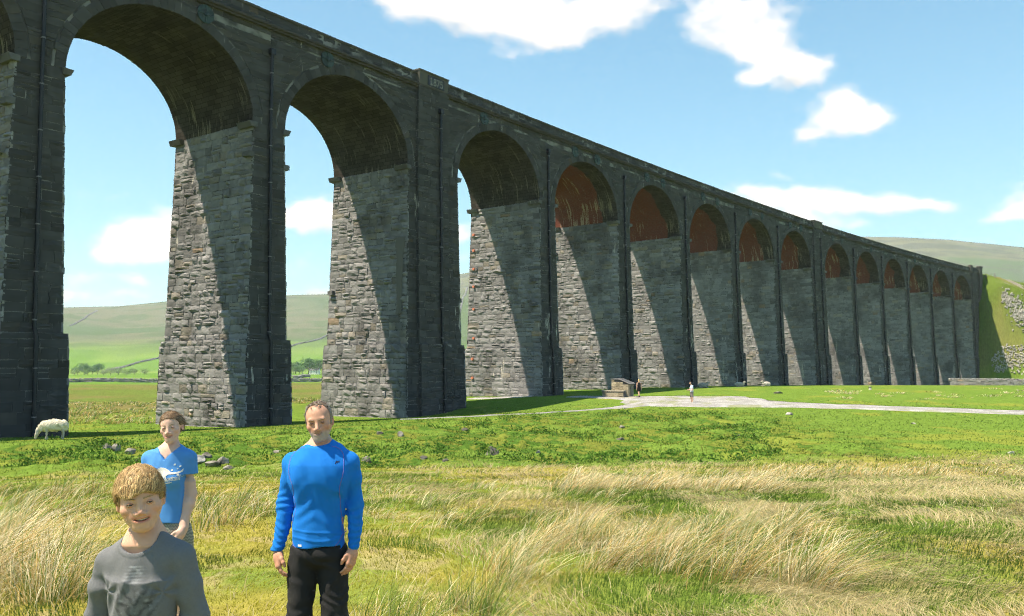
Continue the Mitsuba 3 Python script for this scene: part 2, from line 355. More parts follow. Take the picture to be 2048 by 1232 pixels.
def stone_blocks(C, rim, bulge, res, R):
    """Rough-faced blocks over the quadrilaterals C (N, 4, 2) of a wall face: (points (N, k, 3) as face x, face y, height above the face; triangles of one block)."""
    N = len(C); m = res
    g = np.linspace(0, 1, m)
    a, b = np.meshgrid(g, g, indexing='ij'); a, b = a.ravel(), b.ravel()
    wgt = np.stack([(1 - a) * (1 - b), a * (1 - b), a * b, (1 - a) * b], -1)
    border = (a == 0) | (a == 1) | (b == 0) | (b == 1)
    P = np.einsum('kc,ncd->nkd', wgt, C)
    size = np.minimum(np.abs(C[:, 1, 0] - C[:, 0, 0]), np.abs(C[:, 3, 1] - C[:, 0, 1]))[:, None]
    P = P + R.normal(0, 0.035, (N, m * m, 2)) * size[..., None] * np.where(border, .9, 1.6)[None, :, None]
    h = np.where(border[None], rim[:, None] + R.uniform(-.012, .012, (N, m * m)), rim[:, None] + bulge[:, None] * R.uniform(0.45, 1.1, (N, m * m)))
    tilt = R.normal(0, .35, (N, 1)) * (a - .5)[None] + R.normal(0.25, .3, (N, 1)) * (b - .5)[None]
    h = h + tilt * bulge[:, None]
    h = np.where(border[None], np.maximum(h * 1.0, .004), h)
    top = np.concatenate([P, h[..., None]], -1)
    i = lambda x, y: x * m + y
    per = [i(x, 0) for x in range(m - 1)] + [i(m - 1, y) for y in range(m - 1)] + [i(x, m - 1) for x in range(m - 1, 0, -1)] + [i(0, y) for y in range(m - 1, 0, -1)]
    low = top[:, per].copy(); low[..., 2] = -0.10
    V = np.concatenate([top, low], 1)
    f = []
    for x in range(m - 1):
        for y in range(m - 1):
            q = [i(x, y), i(x + 1, y), i(x + 1, y + 1), i(x, y + 1)]
            f += [[q[0], q[1], q[2]], [q[0], q[2], q[3]]] if (x + y) % 2 else [[q[0], q[1], q[3]], [q[1], q[2], q[3]]]
    L = len(per)
    for k in range(L):
        p0, p1, l0, l1 = per[k], per[(k + 1) % L], m * m + k, m * m + (k + 1) % L
        f += [[p1, p0, l0], [p1, l0, l1]]
    return V, np.array(f)

def stone_tone(N, R, lit=1.0):  # lit scales the stone colour: shade of the outer faces is put in here
    t = R.uniform(0.21, 0.30, N)
    c = np.stack([t * .965, t * .985, t * 1.02], -1)
    tan = R.random(N) < 0.08
    c[tan] *= [1.08, 1.0, .86]
    rust = R.random(N) < 0.006
    c[rust] *= [1.25, .97, .7]
    dark = R.random(N) < 0.14
    c[dark] *= .74
    return c * lit

def rows(z0, z1, R, lo=.40, hi=.64):
    zz = [z0]
    while zz[-1] < z1 - lo * .6:
        zz.append(min(zz[-1] + R.uniform(lo, hi), z1))
    zz[-1] = z1
    return list(zip(zz[:-1], zz[1:]))

def coursed(row_list, left, right, R, lo=.46, hi=1.25, joint=.014, snecked=.26):
    """Courses of stones between the edges left(z) and right(z); now and then a stone is two thin ones."""
    C = []
    for za, zb in row_list:
        ta, tb = (left(za) + left(zb)) / 2, (right(za) + right(zb)) / 2
        if tb - ta < .12: continue
        n = max(1, int((tb - ta) / R.uniform(lo + .22, hi - .15)))
        cut = np.sort(np.concatenate([[0, 1], (np.arange(1, n) + R.uniform(-.36, .36, n - 1)) / n]))
        for k in range(n):
            def q(x, z): return left(z) + (right(z) - left(z)) * x
            x0, x1 = cut[k], cut[k + 1]
            spans = [(za, zb)]
            if R.random() < snecked and zb - za > .36: zm = za + (zb - za) * R.uniform(.4, .62); spans = [(za, zm), (zm, zb)]
            for a, b in spans:
                j = joint * R.uniform(.5, 1.5)
                C.append([[q(x0, a) + j, a + j], [q(x1, a) - j, a + j], [q(x1, b) - j, b - j], [q(x0, b) + j, b - j]])
    return np.array(C)

PIECES = []        # (importance, key stem, vertices, faces, colour) of stones that may become parts of their own
def lay(stem, C, mapper, R, res=4, rim=(.0, .035), bulge=(.03, .13), flat=0.35, lit=.27, weight=0.0):  # low default lit: outer faces darkened in colour to look shaded
    N = len(C)
    if not N: return
    b = R.uniform(*bulge, N); b[R.random(N) < flat] *= .3
    V, f = stone_blocks(C, R.uniform(*rim, N), b, res, R)
    X = bend(mapper(V[..., 0], V[..., 1], V[..., 2]))
    e1, e2 = X[0][f[0][1]] - X[0][f[0][0]], X[0][f[0][2]] - X[0][f[0][0]]
    cam = X[0].mean(0)
    out = bend(mapper(V[:1, :1, 0], V[:1, :1, 1], V[:1, :1, 2] + 1))[0, 0] - bend(mapper(V[:1, :1, 0], V[:1, :1, 1], V[:1, :1, 2]))[0, 0]
    if np.cross(e1, e2) @ out < 0: f = f[:, ::-1]
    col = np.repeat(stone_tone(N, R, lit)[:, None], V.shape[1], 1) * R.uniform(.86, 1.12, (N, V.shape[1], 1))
    d = X.mean(1); area = (C[:, 1, 0] - C[:, 0, 0]) * (C[:, 3, 1] - C[:, 0, 1])
    u = 1024 + F * d[:, 0] / np.maximum(d[:, 1], 1)
    score = weight * np.abs(area) / (d ** 2).sum(-1) * ((u > 0) & (u < 2048) & (d[:, 1] > 5))
    up = 616 - F * (d[:, 2] / d[:, 1] - PITCH)
    score = np.where((up < 0) | (up > 870), 0, score)
    PIECES.append((stem, X, f, col, score))

# ------------------------------------------------------------------ the viaduct
viaduct = name('viaduct')
note(viaduct, 'long dark stone railway viaduct of tall round arches crossing the moor', 'viaduct', kind='thing')
FIRST = -1
N_ARCH = 14
def half(i): return (BAY + KING) / 2 - RAD if i in KINGS else BAY / 2 - RAD
def zi_of(i): return ZS
stuck = []
for i in range(FIRST - 1, N_ARCH + 1):
    R = np.random.default_rng(100 + i)
    sc, h0, nb = pier_s(i), half(i), bend(np.array([pier_s(i), 0, 0]))
    gb = float(min(ground_z(*[np.array([c]) for c in bend(np.array([sc, n, 0.0]))[:2]], False)[0] for n in (2, -W / 2, -W - 2)))
    if i == 14: h0 = half(i)
    zb = (gb - 1.2 if i < 12 else -4.2) - VG * sc
    key = name(f'{viaduct}__pier')
    a = lambda z, h0=h0: h0 + BATS * (ZS - z) + STEP * (z < ZSTEP)
    fr = lambda z: BATN * (ZS - z) + STEP * (z < ZSTEP)
    # core: mortar behind the stones
    lev = [ZS, ZSTEP + .001, ZSTEP - .001, zb]
    ins = .045
    ring = []
    for z in lev:
        A, n0, n1 = a(z) - ins, fr(z) - ins, -W - fr(z) + ins
        ring.append([[sc - A, n1, z], [sc + A, n1, z], [sc + A, n0, z], [sc - A, n0, z]])
    v = np.array(ring).reshape(-1, 3); f = []
    for k in range(3):
        for e in range(4):
            f.append([k * 4 + e, k * 4 + (e + 1) % 4, k * 4 + 4 + (e + 1) % 4, k * 4 + 4 + e])
    f = np.array(f + [[0, 1, 2, 3], [12, 15, 14, 13]])
    scene[key] = mikit.ply((bend(v), f), 'lime_mortar')
    near = i <= 4
    rw = [r for r in rows(zb + .2, ZSTEP, R) + rows(ZSTEP, ZS, R)]
    # reveal towards the sun and the camera
    rev = coursed(rw, lambda z: -W - fr((z if z != ZSTEP else z)), lambda z: fr(z), R)
    rev_hi = rev[rev[:, :, 1].mean(1) > ZSTEP]; rev_lo = rev[rev[:, :, 1].mean(1) <= ZSTEP]
    for sgn in (-1, 1):
        if sgn == 1 and i > 12: continue
        for part, st in ((rev_hi, 0.0), (rev_lo, STEP)):
            p_ = part if sgn == -1 else part[:, :, :] 
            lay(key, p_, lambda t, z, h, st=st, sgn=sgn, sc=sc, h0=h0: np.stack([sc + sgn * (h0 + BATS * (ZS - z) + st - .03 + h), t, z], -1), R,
                res=4 if (i <= 5 and sgn < 0) else 3, weight=1.0 if sgn < 0 else 0.0, bulge=(.04, .17) if sgn < 0 else (.03, .12), lit=.96)  # reveals get a much paler stone colour, as the sunlit sides
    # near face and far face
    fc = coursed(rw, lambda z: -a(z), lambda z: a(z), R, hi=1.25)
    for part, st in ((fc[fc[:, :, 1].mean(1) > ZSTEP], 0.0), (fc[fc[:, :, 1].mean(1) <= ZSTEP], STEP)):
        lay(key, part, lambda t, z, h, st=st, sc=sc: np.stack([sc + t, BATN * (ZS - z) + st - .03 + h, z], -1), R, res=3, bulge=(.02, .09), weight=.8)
        if i <= 4:
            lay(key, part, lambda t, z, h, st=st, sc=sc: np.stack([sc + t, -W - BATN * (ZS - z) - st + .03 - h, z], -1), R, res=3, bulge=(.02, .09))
    # impost stones at the springing, a few through stones left proud
    imp = []
    for sgn in (-1, 1):
        for n0, n1 in ((-W - .32, -W + 1.0), (-1.3, .16)):
            s0, s1 = sorted((sc + sgn * (h0 - .2), sc + sgn * (h0 + .42)))
            m = box((s0, n0, ZS - .34), (s1, n1, ZS + .02))
            v = m[0].copy(); v[:, 0] = np.where((v[:, 2] < ZS - .2) & (np.abs(v[:, 0] - sc) > h0 + .3), v[:, 0] - sgn * .16, v[:, 0]); imp.append((v, m[1]))
        for q in range(2 if i < 6 else 0):
            z = R.uniform(ZSTEP + 1, ZS - 1.2); n = R.choice([-.25, -W + .25, -.6]); w = R.uniform(.25, .4)
            s = sc + sgn * (h0 + BATS * (ZS - z) + .12)
            imp.append(box((s - .22, n - w, z - .17), (s + .22, n + w, z + .2)))
    tone = stone_tone(len(imp), R, .5)
    for (v, f), c in zip(imp, tone):
        v = v + R.normal(0, .012, v.shape)
        put(f'{key}__impost_stone', (bend(v), f), 'rubble_stone', False, color=np.tile(c[None], (len(v), 1)))
    if i in KINGS:                                          # pilaster up the face, through to the parapet
        w0 = 1.95; sc0 = sc; sc = sc - .35
        rp = rows(zb + .2, ZSTEP, R) + rows(ZSTEP, ZS, R) + rows(ZS, ZT - .1, R)
        pil = lambda z: .30 + fr(min(z, ZS))
        zz = [zb, ZSTEP - .001, ZSTEP + .001, ZS, ZT + .2]
        v = []
        for z in zz:
            q = pil(z) - .05
            v += [[sc - w0 + .02, -.3, z], [sc + w0 - .02, -.3, z], [sc + w0 - .02, q, z], [sc - w0 + .02, q, z]]
        f = [[k * 4 + e, k * 4 + (e + 1) % 4, k * 4 + 4 + (e + 1) % 4, k * 4 + 4 + e] for k in range(4) for e in range(4)] + [[16, 17, 18, 19]]
        put(f'{key}__pilaster', (bend(np.array(v)), np.array(f)), 'lime_mortar')
        pc = coursed(rp, lambda z: -w0, lambda z: w0, R, hi=1.3)
        lay(f'{key}__pilaster', pc, lambda t, z, h, sc=sc: np.stack([sc + t, .30 + BATN * np.maximum(ZS - z, 0) + STEP * (z < ZSTEP) - .03 + h, z], -1), R, res=3, bulge=(.015, .05), weight=.6)
        side = coursed(rp, lambda z: fr(min(z, ZS)), lambda z: pil(z), R, snecked=0)
        for sgn in (-1, 1):
            lay(f'{key}__pilaster', side, lambda t, z, h, sc=sc, sgn=sgn: np.stack([sc + sgn * (w0 - .02 + h), t, z], -1), R, res=3, bulge=(.01, .03))

# spandrels, arches, parapet: one bay from pier to pier
ELL = lambda t: (RAD * np.cos(t), (ZC - ZS) * np.sin(t))
ZD = ZT - 1.32
def arch_x(z, grow):
    """Half width of the arch opening, grown by the ring of voussoirs, at height z."""
    q = np.clip((z - ZS) / (ZC - ZS + grow), 0, 1)
    return (RAD + grow) * np.sqrt(np.maximum(1 - q * q, 0))
for i in range(FIRST, N_ARCH + 1):
    R = np.random.default_rng(300 + i)
    s0, s1, sc = pier_s(i - 1), pier_s(i), arch_s(i)
    if i == N_ARCH: s1 = pier_s(i) + half(i) + .0
    key = name(f'{viaduct}__spandrel_wall')
    t = np.linspace(0, np.pi, 61)
    ex, ez = ELL(t)
    arc = np.stack([sc + ex * 1.004, ZS + ez * 1.004], -1)
    poly = Polygon([(s0, ZS), (s0, ZD), (s1, ZD), (s1, ZS)] + arc.tolist()).buffer(0)
    m = trimesh.creation.extrude_polygon(poly, W - .08, engine='earcut')
    v = np.stack([m.vertices[:, 0], -.04 - m.vertices[:, 2], m.vertices[:, 1]], -1)
    scene[key] = mikit.ply((bend(v), np.array(m.faces)), 'lime_mortar')
    # the soffit
    n = np.linspace(0.0, -W, 13)
    tt = np.linspace(0, np.pi, 49)
    ax, az = ELL(tt)
    V = np.stack([np.broadcast_to(sc + ax[:, None], (49, 13)), np.broadcast_to(n[None], (49, 13)), np.broadcast_to(ZS + az[:, None], (49, 13))], -1)
    U = np.stack([np.broadcast_to(tt[:, None] * 6.1, (49, 13)), np.broadcast_to(-n[None], (49, 13))], -1).reshape(-1, 2)
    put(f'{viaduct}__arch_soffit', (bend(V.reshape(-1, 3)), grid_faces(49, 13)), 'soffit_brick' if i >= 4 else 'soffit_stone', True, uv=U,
        label='red brick underside of the arch streaked with white' if i >= 4 else None)
    # voussoirs on both faces
    nv = 41
    ta = np.linspace(0, np.pi, nv + 1)
    C = []
    for k in range(nv):
        g = .006 / RAD * 2
        c0, c1 = ta[k] + g, ta[k + 1] - g
        d = R.choice([.62, .78, .70])
        pt = lambda c, r: [sc + (RAD + r) * math.cos(c), ZS + (ZC - ZS + r) * math.sin(c)]
        C.append([pt(c1, .0), pt(c0, .0), pt(c0, d), pt(c1, d)])
    for near in (True, False):
        if not near and i > 3: continue
        lay(key, np.array(C), lambda t, z, h, near=near: np.stack([t, (h - .01) if near else -W + .01 - h, z], -1), R, res=3, rim=(.01, .03), bulge=(.01, .03), lit=.27, weight=.7 if near else 0)  # ring stones share the shade painted into the outer faces
    # coursed wall between ring and string course
    rw = rows(ZS, ZD - .02, R, .36, .5)
    for (lf, rt) in ((lambda z: s0, lambda z: sc - arch_x(z, .80)), (lambda z: sc + arch_x(z, .80), lambda z: s1)):
        rr = [r for r in rw if r[1] < ZC + .80]
        C = coursed(rr, lf, rt, R, .5, 1.3, snecked=.12)
        for near in (True, False):
            if not near and i > 3: continue
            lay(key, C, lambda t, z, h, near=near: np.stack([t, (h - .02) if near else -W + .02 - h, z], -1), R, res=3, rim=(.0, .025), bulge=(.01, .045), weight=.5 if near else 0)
    C = coursed([(max(a_, ZC + .8), b_) for a_, b_ in rw if b_ > ZC + .95], lambda z: s0, lambda z: s1, R, .5, 1.3, snecked=.05)
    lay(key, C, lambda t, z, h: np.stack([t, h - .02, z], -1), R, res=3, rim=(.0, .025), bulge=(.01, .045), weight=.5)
    # string course, parapet, coping
    for n_, sg in ((0, 1), (-W, -1)):
        k2 = f'{viaduct}__string_course'
        v, f = join([box((s0 - .0, min(n_ - sg * .3, n_ + sg * .22), ZD), (s1, max(n_ - sg * .3, n_ + sg * .22), ZD + .16)), box((s0, min(n_ - sg * .3, n_ + sg * .34), ZD + .16), (s1, max(n_ - sg * .3, n_ + sg * .34), ZD + .32))])
        put(k2, (bend(v), f), 'rubble_stone', False, color=np.tile([[0.069, 0.063, 0.058]], (len(v), 1)))
        pk = name(f'{viaduct}__parapet')
        v, f = box((s0, min(n_ - sg * .45, n_ - sg * .02), ZD + .32), (s1, max(n_ - sg * .45, n_ - sg * .02), ZT - .16))
        scene[pk] = mikit.ply((bend(v), f), 'lime_mortar')
        C = coursed(rows(ZD + .33, ZT - .17, R, .34, .46), lambda z: s0, lambda z: s1, R, .5, 1.2, snecked=0)
        lay(pk, C, lambda t, z, h, sg=sg, n_=n_: np.stack([t, n_ + sg * (h - .01), z], -1), R, res=3, rim=(.0, .025), bulge=(.01, .04), weight=.3)
        cop = []; x = s0
        while x < s1 - .01:
            x1 = min(x + R.uniform(1.1, 1.7), s1); x1 = s1 if s1 - x1 < .5 else x1
            cop.append(box((x + .006, min(n_ - sg * .5, n_ + sg * .10), ZT - .16 + R.uniform(-.008, .008)), (x1 - .006, max(n_ - sg * .5, n_ + sg * .10), ZT + R.uniform(-.012, .012)))); x = x1
        v, f = join(cop)
        put(f'{pk}__coping_stone', (bend(v), f), 'rubble_stone', False, kind='stuff', color=np.tile([[0.083, 0.080, 0.074]], (len(v), 1)))
    # the deck under the rails
    if i == FIRST:
        v, f = [], None
        ss = np.linspace(pier_s(FIRST - 1), S_END, 40)
        V = np.stack([np.stack([ss, ss * 0 - .3, ss * 0 + ZD + .2], -1), np.stack([ss, ss * 0 - W + .3, ss * 0 + ZD + .2], -1)], 1)
        put(f'{viaduct}__track_bed', (bend(V.reshape(-1, 3)), grid_faces(40, 2)), 'lime_mortar')

# end abutment with its wing wall
R = np.random.default_rng(77)
sa = pier_s(14) + half(14)
key = name(f'{viaduct}__abutment')
v, f = box((pier_s(14) + half(14) - .4, -W + .05, -3.0), (S_END, -.05, ZT - .2))
scene[key] = mikit.ply((bend(v), f), 'lime_mortar')
C = coursed(rows(-3.0, ZT - .02, R), lambda z: sa, lambda z: S_END, R, .5, 1.3)
lay(key, C, lambda t, z, h: np.stack([t, h - .03, z], -1), R, res=3, rim=(0, .025), bulge=(.01, .06), weight=.3)
m = [box((pier_s(14) - 3.8, -.2, ZT - 1.2), (pier_s(14) - 2.2, .42, ZT + .55)), box((S_END - 1.6, -.3, -3), (S_END + .6, .42, ZT + .5)), box((S_END - 1.6, -W - .4, -3), (S_END + .6, -W + .3, ZT + .5)), box((S_END - 1.8, -.4, ZT + .5), (S_END + .8, .52, ZT + .78))]
v, f = join(m)
put(f'{key}__end_pillar', (bend(v), f), 'rubble_stone', False, color=np.tile([[0.083, 0.080, 0.074]], (len(v), 1)))

# raised parapet blocks over the king piers; the near one carries the date
for i in (2, 8):
    key = f'{viaduct}__parapet_block'
    sc = pier_s(i); L, Rr = (-2.3, 1.4)
    for n_, sg in ((0, 1), (-W, -1)):
        lo, hi = sorted((n_ - sg * .5, n_ + sg * .36))
        lo2, hi2 = sorted((n_ - sg * .52, n_ + sg * .44))
        v, f = join([box((sc + L, lo, ZD + .3), (sc + Rr, hi, ZT + .10)), box((sc + L - .08, lo2, ZT + .10), (sc + Rr + .08, hi2, ZT + .21))])
        put(key, (bend(v), f), 'rubble_stone', False, color=np.tile([[0.105, 0.102, 0.091]], (len(v), 1)))
sc = pier_s(2)
v, f = box((sc - 1.25, .36, ZT - .95), (sc + .85, .395, ZT - .07))
dk = put(f'{viaduct}__date_stone', (bend(v), f), 'cast_iron', label='dark panel with the date 1875')
tm = meshkit.text_mesh('1875', .62, .02, True)
tv = np.array(tm.vertices); wdt = tv[:, 0].max()
put(f'{dk}__lettering', (bend(np.stack([sc - 1.05 + tv[:, 0] * (1.7 / wdt), .395 + tv[:, 2], ZT - .84 + tv[:, 1]], -1)), np.array(tm.faces)), 'white_lettering')

# rainwater pipes, iron pattress plates
for i in range(FIRST, N_ARCH):
    sc = pier_s(i); off = .40 if i in KINGS else -.0
    q = .30 if i in KINGS else 0.0
    gb = float(ground_z(*[np.array([c]) for c in bend(np.array([sc, 1.0, 0.0]))[:2]], False)[0]) - VG * sc
    zz = [ZT - 2.9, ZT - 3.2, ZS, ZSTEP + .3, ZSTEP - .2, gb + .05]
    pts = [[sc + off, .10 + q + BATN * max(ZS - z, 0) + (STEP if z < ZSTEP else 0) + .06, z] for z in zz]
    key = put(f'{viaduct}__drainpipe', (lambda vf: (bend(vf[0]), vf[1]))(tube(pts, .115, 8)), 'cast_iron', True)
    hd = box((sc + off - .2, .0 + q, ZT - 3.1), (sc + off + .2, .32 + q, ZT - 2.7))
    put(f'{key}__hopper', (bend(hd[0]), hd[1]), 'cast_iron')
    clips = [tube([[p[0], p[1], z - .035], [p[0], p[1], z + .035]], .135, 8) for z in np.arange(gb + 1.2, ZT - 3.4, 2.6) for p in [(sc + off, .16 + q + BATN * max(ZS - z, 0) + (STEP if z < ZSTEP else 0))]]
    v, f = join(clips); put(f'{key}__clip', (bend(v), f), 'clip_iron', kind='stuff')
def plate(s, z, r=.62):
    a = np.linspace(0, 2 * np.pi, 33)[:-1]
    disc = trimesh.creation.extrude_polygon(Polygon(np.stack([r * np.cos(a), r * np.sin(a)], -1)), .07, engine='earcut')
    parts = [(np.array(disc.vertices), np.array(disc.faces))]
    k = put(f'{viaduct}__tie_plate', (lambda v: (bend(np.stack([s + v[:, 0], .035 + v[:, 2], z + v[:, 1]], -1)), np.array(disc.faces)))(np.array(disc.vertices)), 'painted_iron')
    bars = [box((s - r * .95, .105, z - .045), (s + r * .95, .15, z + .045)), box((s - .045, .105, z - r * .95), (s + .045, .149, z + r * .95)), box((s - .13, .1, z - .13), (s + .13, .2, z + .13))]
    v, f = join(bars); put(f'{k}__rib', (bend(v), f), 'painted_iron')

for i, offs in ((0, (-2.4, 2.4)), (1, (2.45,)), (2, (-2.6,)), (3, (-2.7,)), (4, (-2.6, 1.9)), (5, (-2.23, 1.9)), (6, (-2.4, 2.1)), (7, (-2.4, 2.1)), (8, (-2.4, 2.1)), (9, (-2.4, 2.1)), (10, (2.1,)), (12, (-2.4,))):
    for o in offs: plate(arch_s(i) + o, 23.4 if i > 1 else 23.3)

# lighter patch run down the near corner of the first thick pier; orange survey discs
sc = pier_s(2); q = []
Rq = np.random.default_rng(5)
zz = np.linspace(11.0, 4.6, 26)
V = []
for k, z in enumerate(zz):
    wdt = (.55 if k > 3 else .7) * (1 - .35 * k / 26) * Rq.uniform(.8, 1.15)
    s = sc - half(2) - BATS * (ZS - z) - .10
    V += [[s, -.62 - wdt * .8 + Rq.normal(0, .03), z], [s - .06, -.62, z], [s, -.62 + wdt * .8 + Rq.normal(0, .03), z]]
V = np.array(V)
matte('render_patch', (.13, .128, .118))
put(f'{viaduct}__pier_004__lime_run', (bend(V), grid_faces(26, 3)), 'render_patch', True, label='pale run of lime down the near corner of the pier')

pk3 = [k for k in scene if k.startswith(f'{viaduct}__pier_004')]
for z in (14.3, 12.6, 10.6, 8.7, 6.3, 3.2, 1.0, -1.0):
    s = pier_s(3) - half(3) - BATS * (ZS - z) - (STEP if z < ZSTEP else 0) - .16
    d = tube([[s - .03, -W + .75 - .02 * z, z], [s + .2, -W + .75 - .02 * z, z]], .14, 10)
    put(f'{viaduct}__pier_005__survey_disc', (bend(d[0]), d[1]), 'orange_disc')

# the 300 stones that show largest are parts of their own, the rest one part of what they face
allscore = np.concatenate([p[4] for p in PIECES])
cutoff = np.sort(allscore)[-300]
rest = {}
for stem, X, f, col, score in PIECES:
    big = score >= max(cutoff, 1e-12)
    for k in np.nonzero(big)[0]:
        put(f'{stem}__stone', (X[k], f), 'rubble_stone', False, color=col[k])
    k = np.nonzero(~big)[0]
    if len(k):
        n = X.shape[1]
        rest.setdefault(stem, []).append((X[k].reshape(-1, 3), (f[None] + (np.arange(len(k)) * n)[:, None, None]).reshape(-1, 3), col[k].reshape(-1, 3)))
NT = 0
for stem, parts in rest.items():
    v, f = join([(a, b) for a, b, _ in parts]); NT += len(f)
    put(f'{stem}__stonework', (v, f), 'rubble_stone', False, color=np.vstack([c for _, _, c in parts]), kind='stuff')
print('stone triangles', NT)

# ------------------------------------------------------------------ where things stand on the ground
def gi(x, y):
    """Height of the ground sheet itself (between its vertices)."""
    x, y = np.asarray(x, float), np.asarray(y, float)
    r, ph = np.hypot(x, y), np.degrees(np.arctan2(x, y))
    a = np.clip((ph + 39) / .2, 0, 389.999); b = np.clip((np.log(np.maximum(r, 1.0))) / .0185 + 1, 1, len(_r) - 1.001)
    i, j = b.astype(int), a.astype(int); fb, fa = b - i, a - j
    return (gz[i, j] * (1 - fb) * (1 - fa) + gz[i + 1, j] * fb * (1 - fa) + gz[i, j + 1] * (1 - fb) * fa + gz[i + 1, j + 1] * fb * fa)

def hit(u, v, d0=3.0, d1=6000):
    """Where the line of sight through a point of the photograph meets the ground."""
    d = np.exp(np.linspace(math.log(d0), math.log(d1), 4000)); q = ray(u, v)
    below = q[2] * d < gi(q[0] * d, d)
    k = int(np.argmax(below)) if below.any() else len(d) - 1
    p = q * d[k]; p[2] = float(gi(p[0], p[1]))
    return p

def on(x, y, dz=0.0):
    return np.array([x, y, float(gi(x, y)) + dz])

def stand(u, d, dz=0.0):
    q = ray(u, 700) * d
    return on(q[0], q[1], dz)

# ------------------------------------------------------------------ track of pale gravel
def c_gravel(p, n, uv):
    a = fbm(p.x * 1.2, p.y * 1.2, 2.0, 3); b = cell_rand(p.x * 16, p.y * 16, 1.0)
    c = mix((0.315, 0.325, 0.33), (0.25, 0.255, 0.25), smoothstep(.35, .65, a)) * (.80 + .40 * b)
    return mix(c, (0.17, 0.20, 0.06), smoothstep(.60, .70, fbm(p.x * .8 + 3, p.y * .8, 8.0, 3)) * .55)
scene['gravel_surface'] = {'type': 'twosided', 'bsdf': {'type': 'diffuse', 'reflectance': proc(c_gravel)}}
def ribbon(key, pts, width, label=None, seed=1, lift=.05, across=15, step=.5):
    P = np.array([[*hit(u, v)[:2], w] for u, v, w in pts]) if width is None else np.array([[x, y, width] for x, y in pts])
    seg = np.concatenate([[0], np.cumsum(np.hypot(*np.diff(P[:, :2], axis=0).T))])
    from scipy.interpolate import PchipInterpolator
    t = np.arange(0, seg[-1], step)
    Q = PchipInterpolator(seg, P)(t)
    tan = np.gradient(Q[:, :2], axis=0); tan /= np.linalg.norm(tan, axis=1, keepdims=True)
    nor = np.stack([-tan[:, 1], tan[:, 0]], -1)
    c = np.linspace(-1, 1, across)
    wob = (meshkit.fbm(np.stack([t * .7, t * 0 + seed, t * 0], -1), 3, seed) - .5) * .35
    wob2 = (meshkit.fbm(np.stack([t * .7, t * 0 + seed + 9, t * 0], -1), 3, seed + 1) - .5) * .35
    off = c[None] * Q[:, 2:3] / 2 * (1 + np.where(c[None] < 0, wob[:, None], wob2[:, None]))
    X = Q[:, None, :2] + off[..., None] * nor[:, None]
    z = gi(X[..., 0], X[..., 1])
    zs_ = np.sort(z, axis=1); flat = z.mean(1, keepdims=True)
    z = np.maximum(z, .5 * z + .5 * flat) + lift * np.where(np.abs(c) > .97, -3.0, 1)[None]
    V = np.concatenate([X, z[..., None]], -1).reshape(-1, 3)
    return put(key, (V, grid_faces(len(t), across)), 'gravel_surface', True, kind='structure')
ribbon('track', [(2350, 832, 4.4), (2048, 826, 4.4), (1800, 817.5, 4.6), (1600, 811, 5.0), (1480, 806.5, 7.5), (1390, 803, 11), (1320, 799, 9), (1280, 797, 6.0), (1200, 794.5, 3.2), (1130, 794, 2.5)], None, seed=3)
ribbon('path', [(1330, 803, 5), (1290, 809, 3.4), (1220, 817, 1.7), (1120, 824, .9), (1020, 829.5, .9), (930, 834, .8), (850, 837.5, .6), (790, 840, .3)], None, seed=5, lift=.04, across=9)
ribbon('gravel_apron', [(945, 797, 2.0), (990, 796, 3.2), (1040, 794, 3.0), (1075, 793, 1.2)], None, seed=8, across=9)

# ------------------------------------------------------------------ grasses
scene['blade'] = {'type': 'principledthin', 'base_color': VC, 'roughness': 0.55, 'diff_trans': 0.7, 'spec_tint': 0.0, 'eta': 1.3}
def blades(P, H, Wd, lean, droop, col, seg, R, tipc=None):
    """Curved tapering blades from the points P (N, 3): lean (N, 2) horizontal drift per height, droop how far the tip bows over."""
    N = len(P)
    t = np.linspace(0, 1, seg + 1)
    ang = R.uniform(0, 2 * np.pi, N)
    side = np.stack([np.cos(ang), np.sin(ang) * .5, 0 * ang], -1)
    hor = lean[:, None] * (t[None, :, None] * .55 + (t ** 2)[None, :, None] * (.45 + droop[:, None, None]))
    zz = t[None] * (1 - droop[:, None] * .55 * t[None] ** 2)
    C = np.concatenate([P[:, None, :2] + hor * H[:, None, None], P[:, None, 2:] + (zz * H[:, None])[..., None]], -1)
    w = Wd[:, None] * (1 - .75 * t[None] ** 1.5) * .5
    L = C - side[:, None] * w[..., None]; Rr = C + side[:, None] * w[..., None]
    V = np.concatenate([np.stack([L[:, :-1], Rr[:, :-1]], 2).reshape(N, 2 * seg, 3), C[:, -1:]], 1)
    k = 2 * seg + 1
    f = []
    for s in range(seg - 1):
        f += [[2 * s, 2 * s + 1, 2 * s + 3], [2 * s, 2 * s + 3, 2 * s + 2]]
    f.append([2 * seg - 2, 2 * seg - 1, 2 * seg])
    Fc = (np.array(f)[None] + (np.arange(N) * k)[:, None, None]).reshape(-1, 3)
    tc = np.concatenate([np.repeat(t[:-1], 2), t[-1:]])
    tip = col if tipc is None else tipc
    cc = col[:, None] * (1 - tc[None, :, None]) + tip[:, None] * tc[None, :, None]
    return V.reshape(-1, 3), Fc, cc.reshape(-1, 3)

def nz(x, y, f, o=3, seed=0):
    return meshkit.fbm(np.stack([x * f, y * f, 0 * x + seed], -1), o, seed)
def ramp(a, b, x):
    t = np.clip((x - a) / (b - a), 0, 1); return t * t * (3 - 2 * t)
GREEN, DEEP, MOSS, STRAW, PALE, OLIVE = (np.array(c) for c in ((.105, .178, .028), (.055, .12, .020), (.31, .30, .03), (.42, .35, .16), (.55, .50, .32), (.19, .22, .05)))
def lerp(a, b, t): return a * (1 - t[:, None]) + b * t[:, None]

def in_track(x, y):
    return np.zeros(len(x), bool)

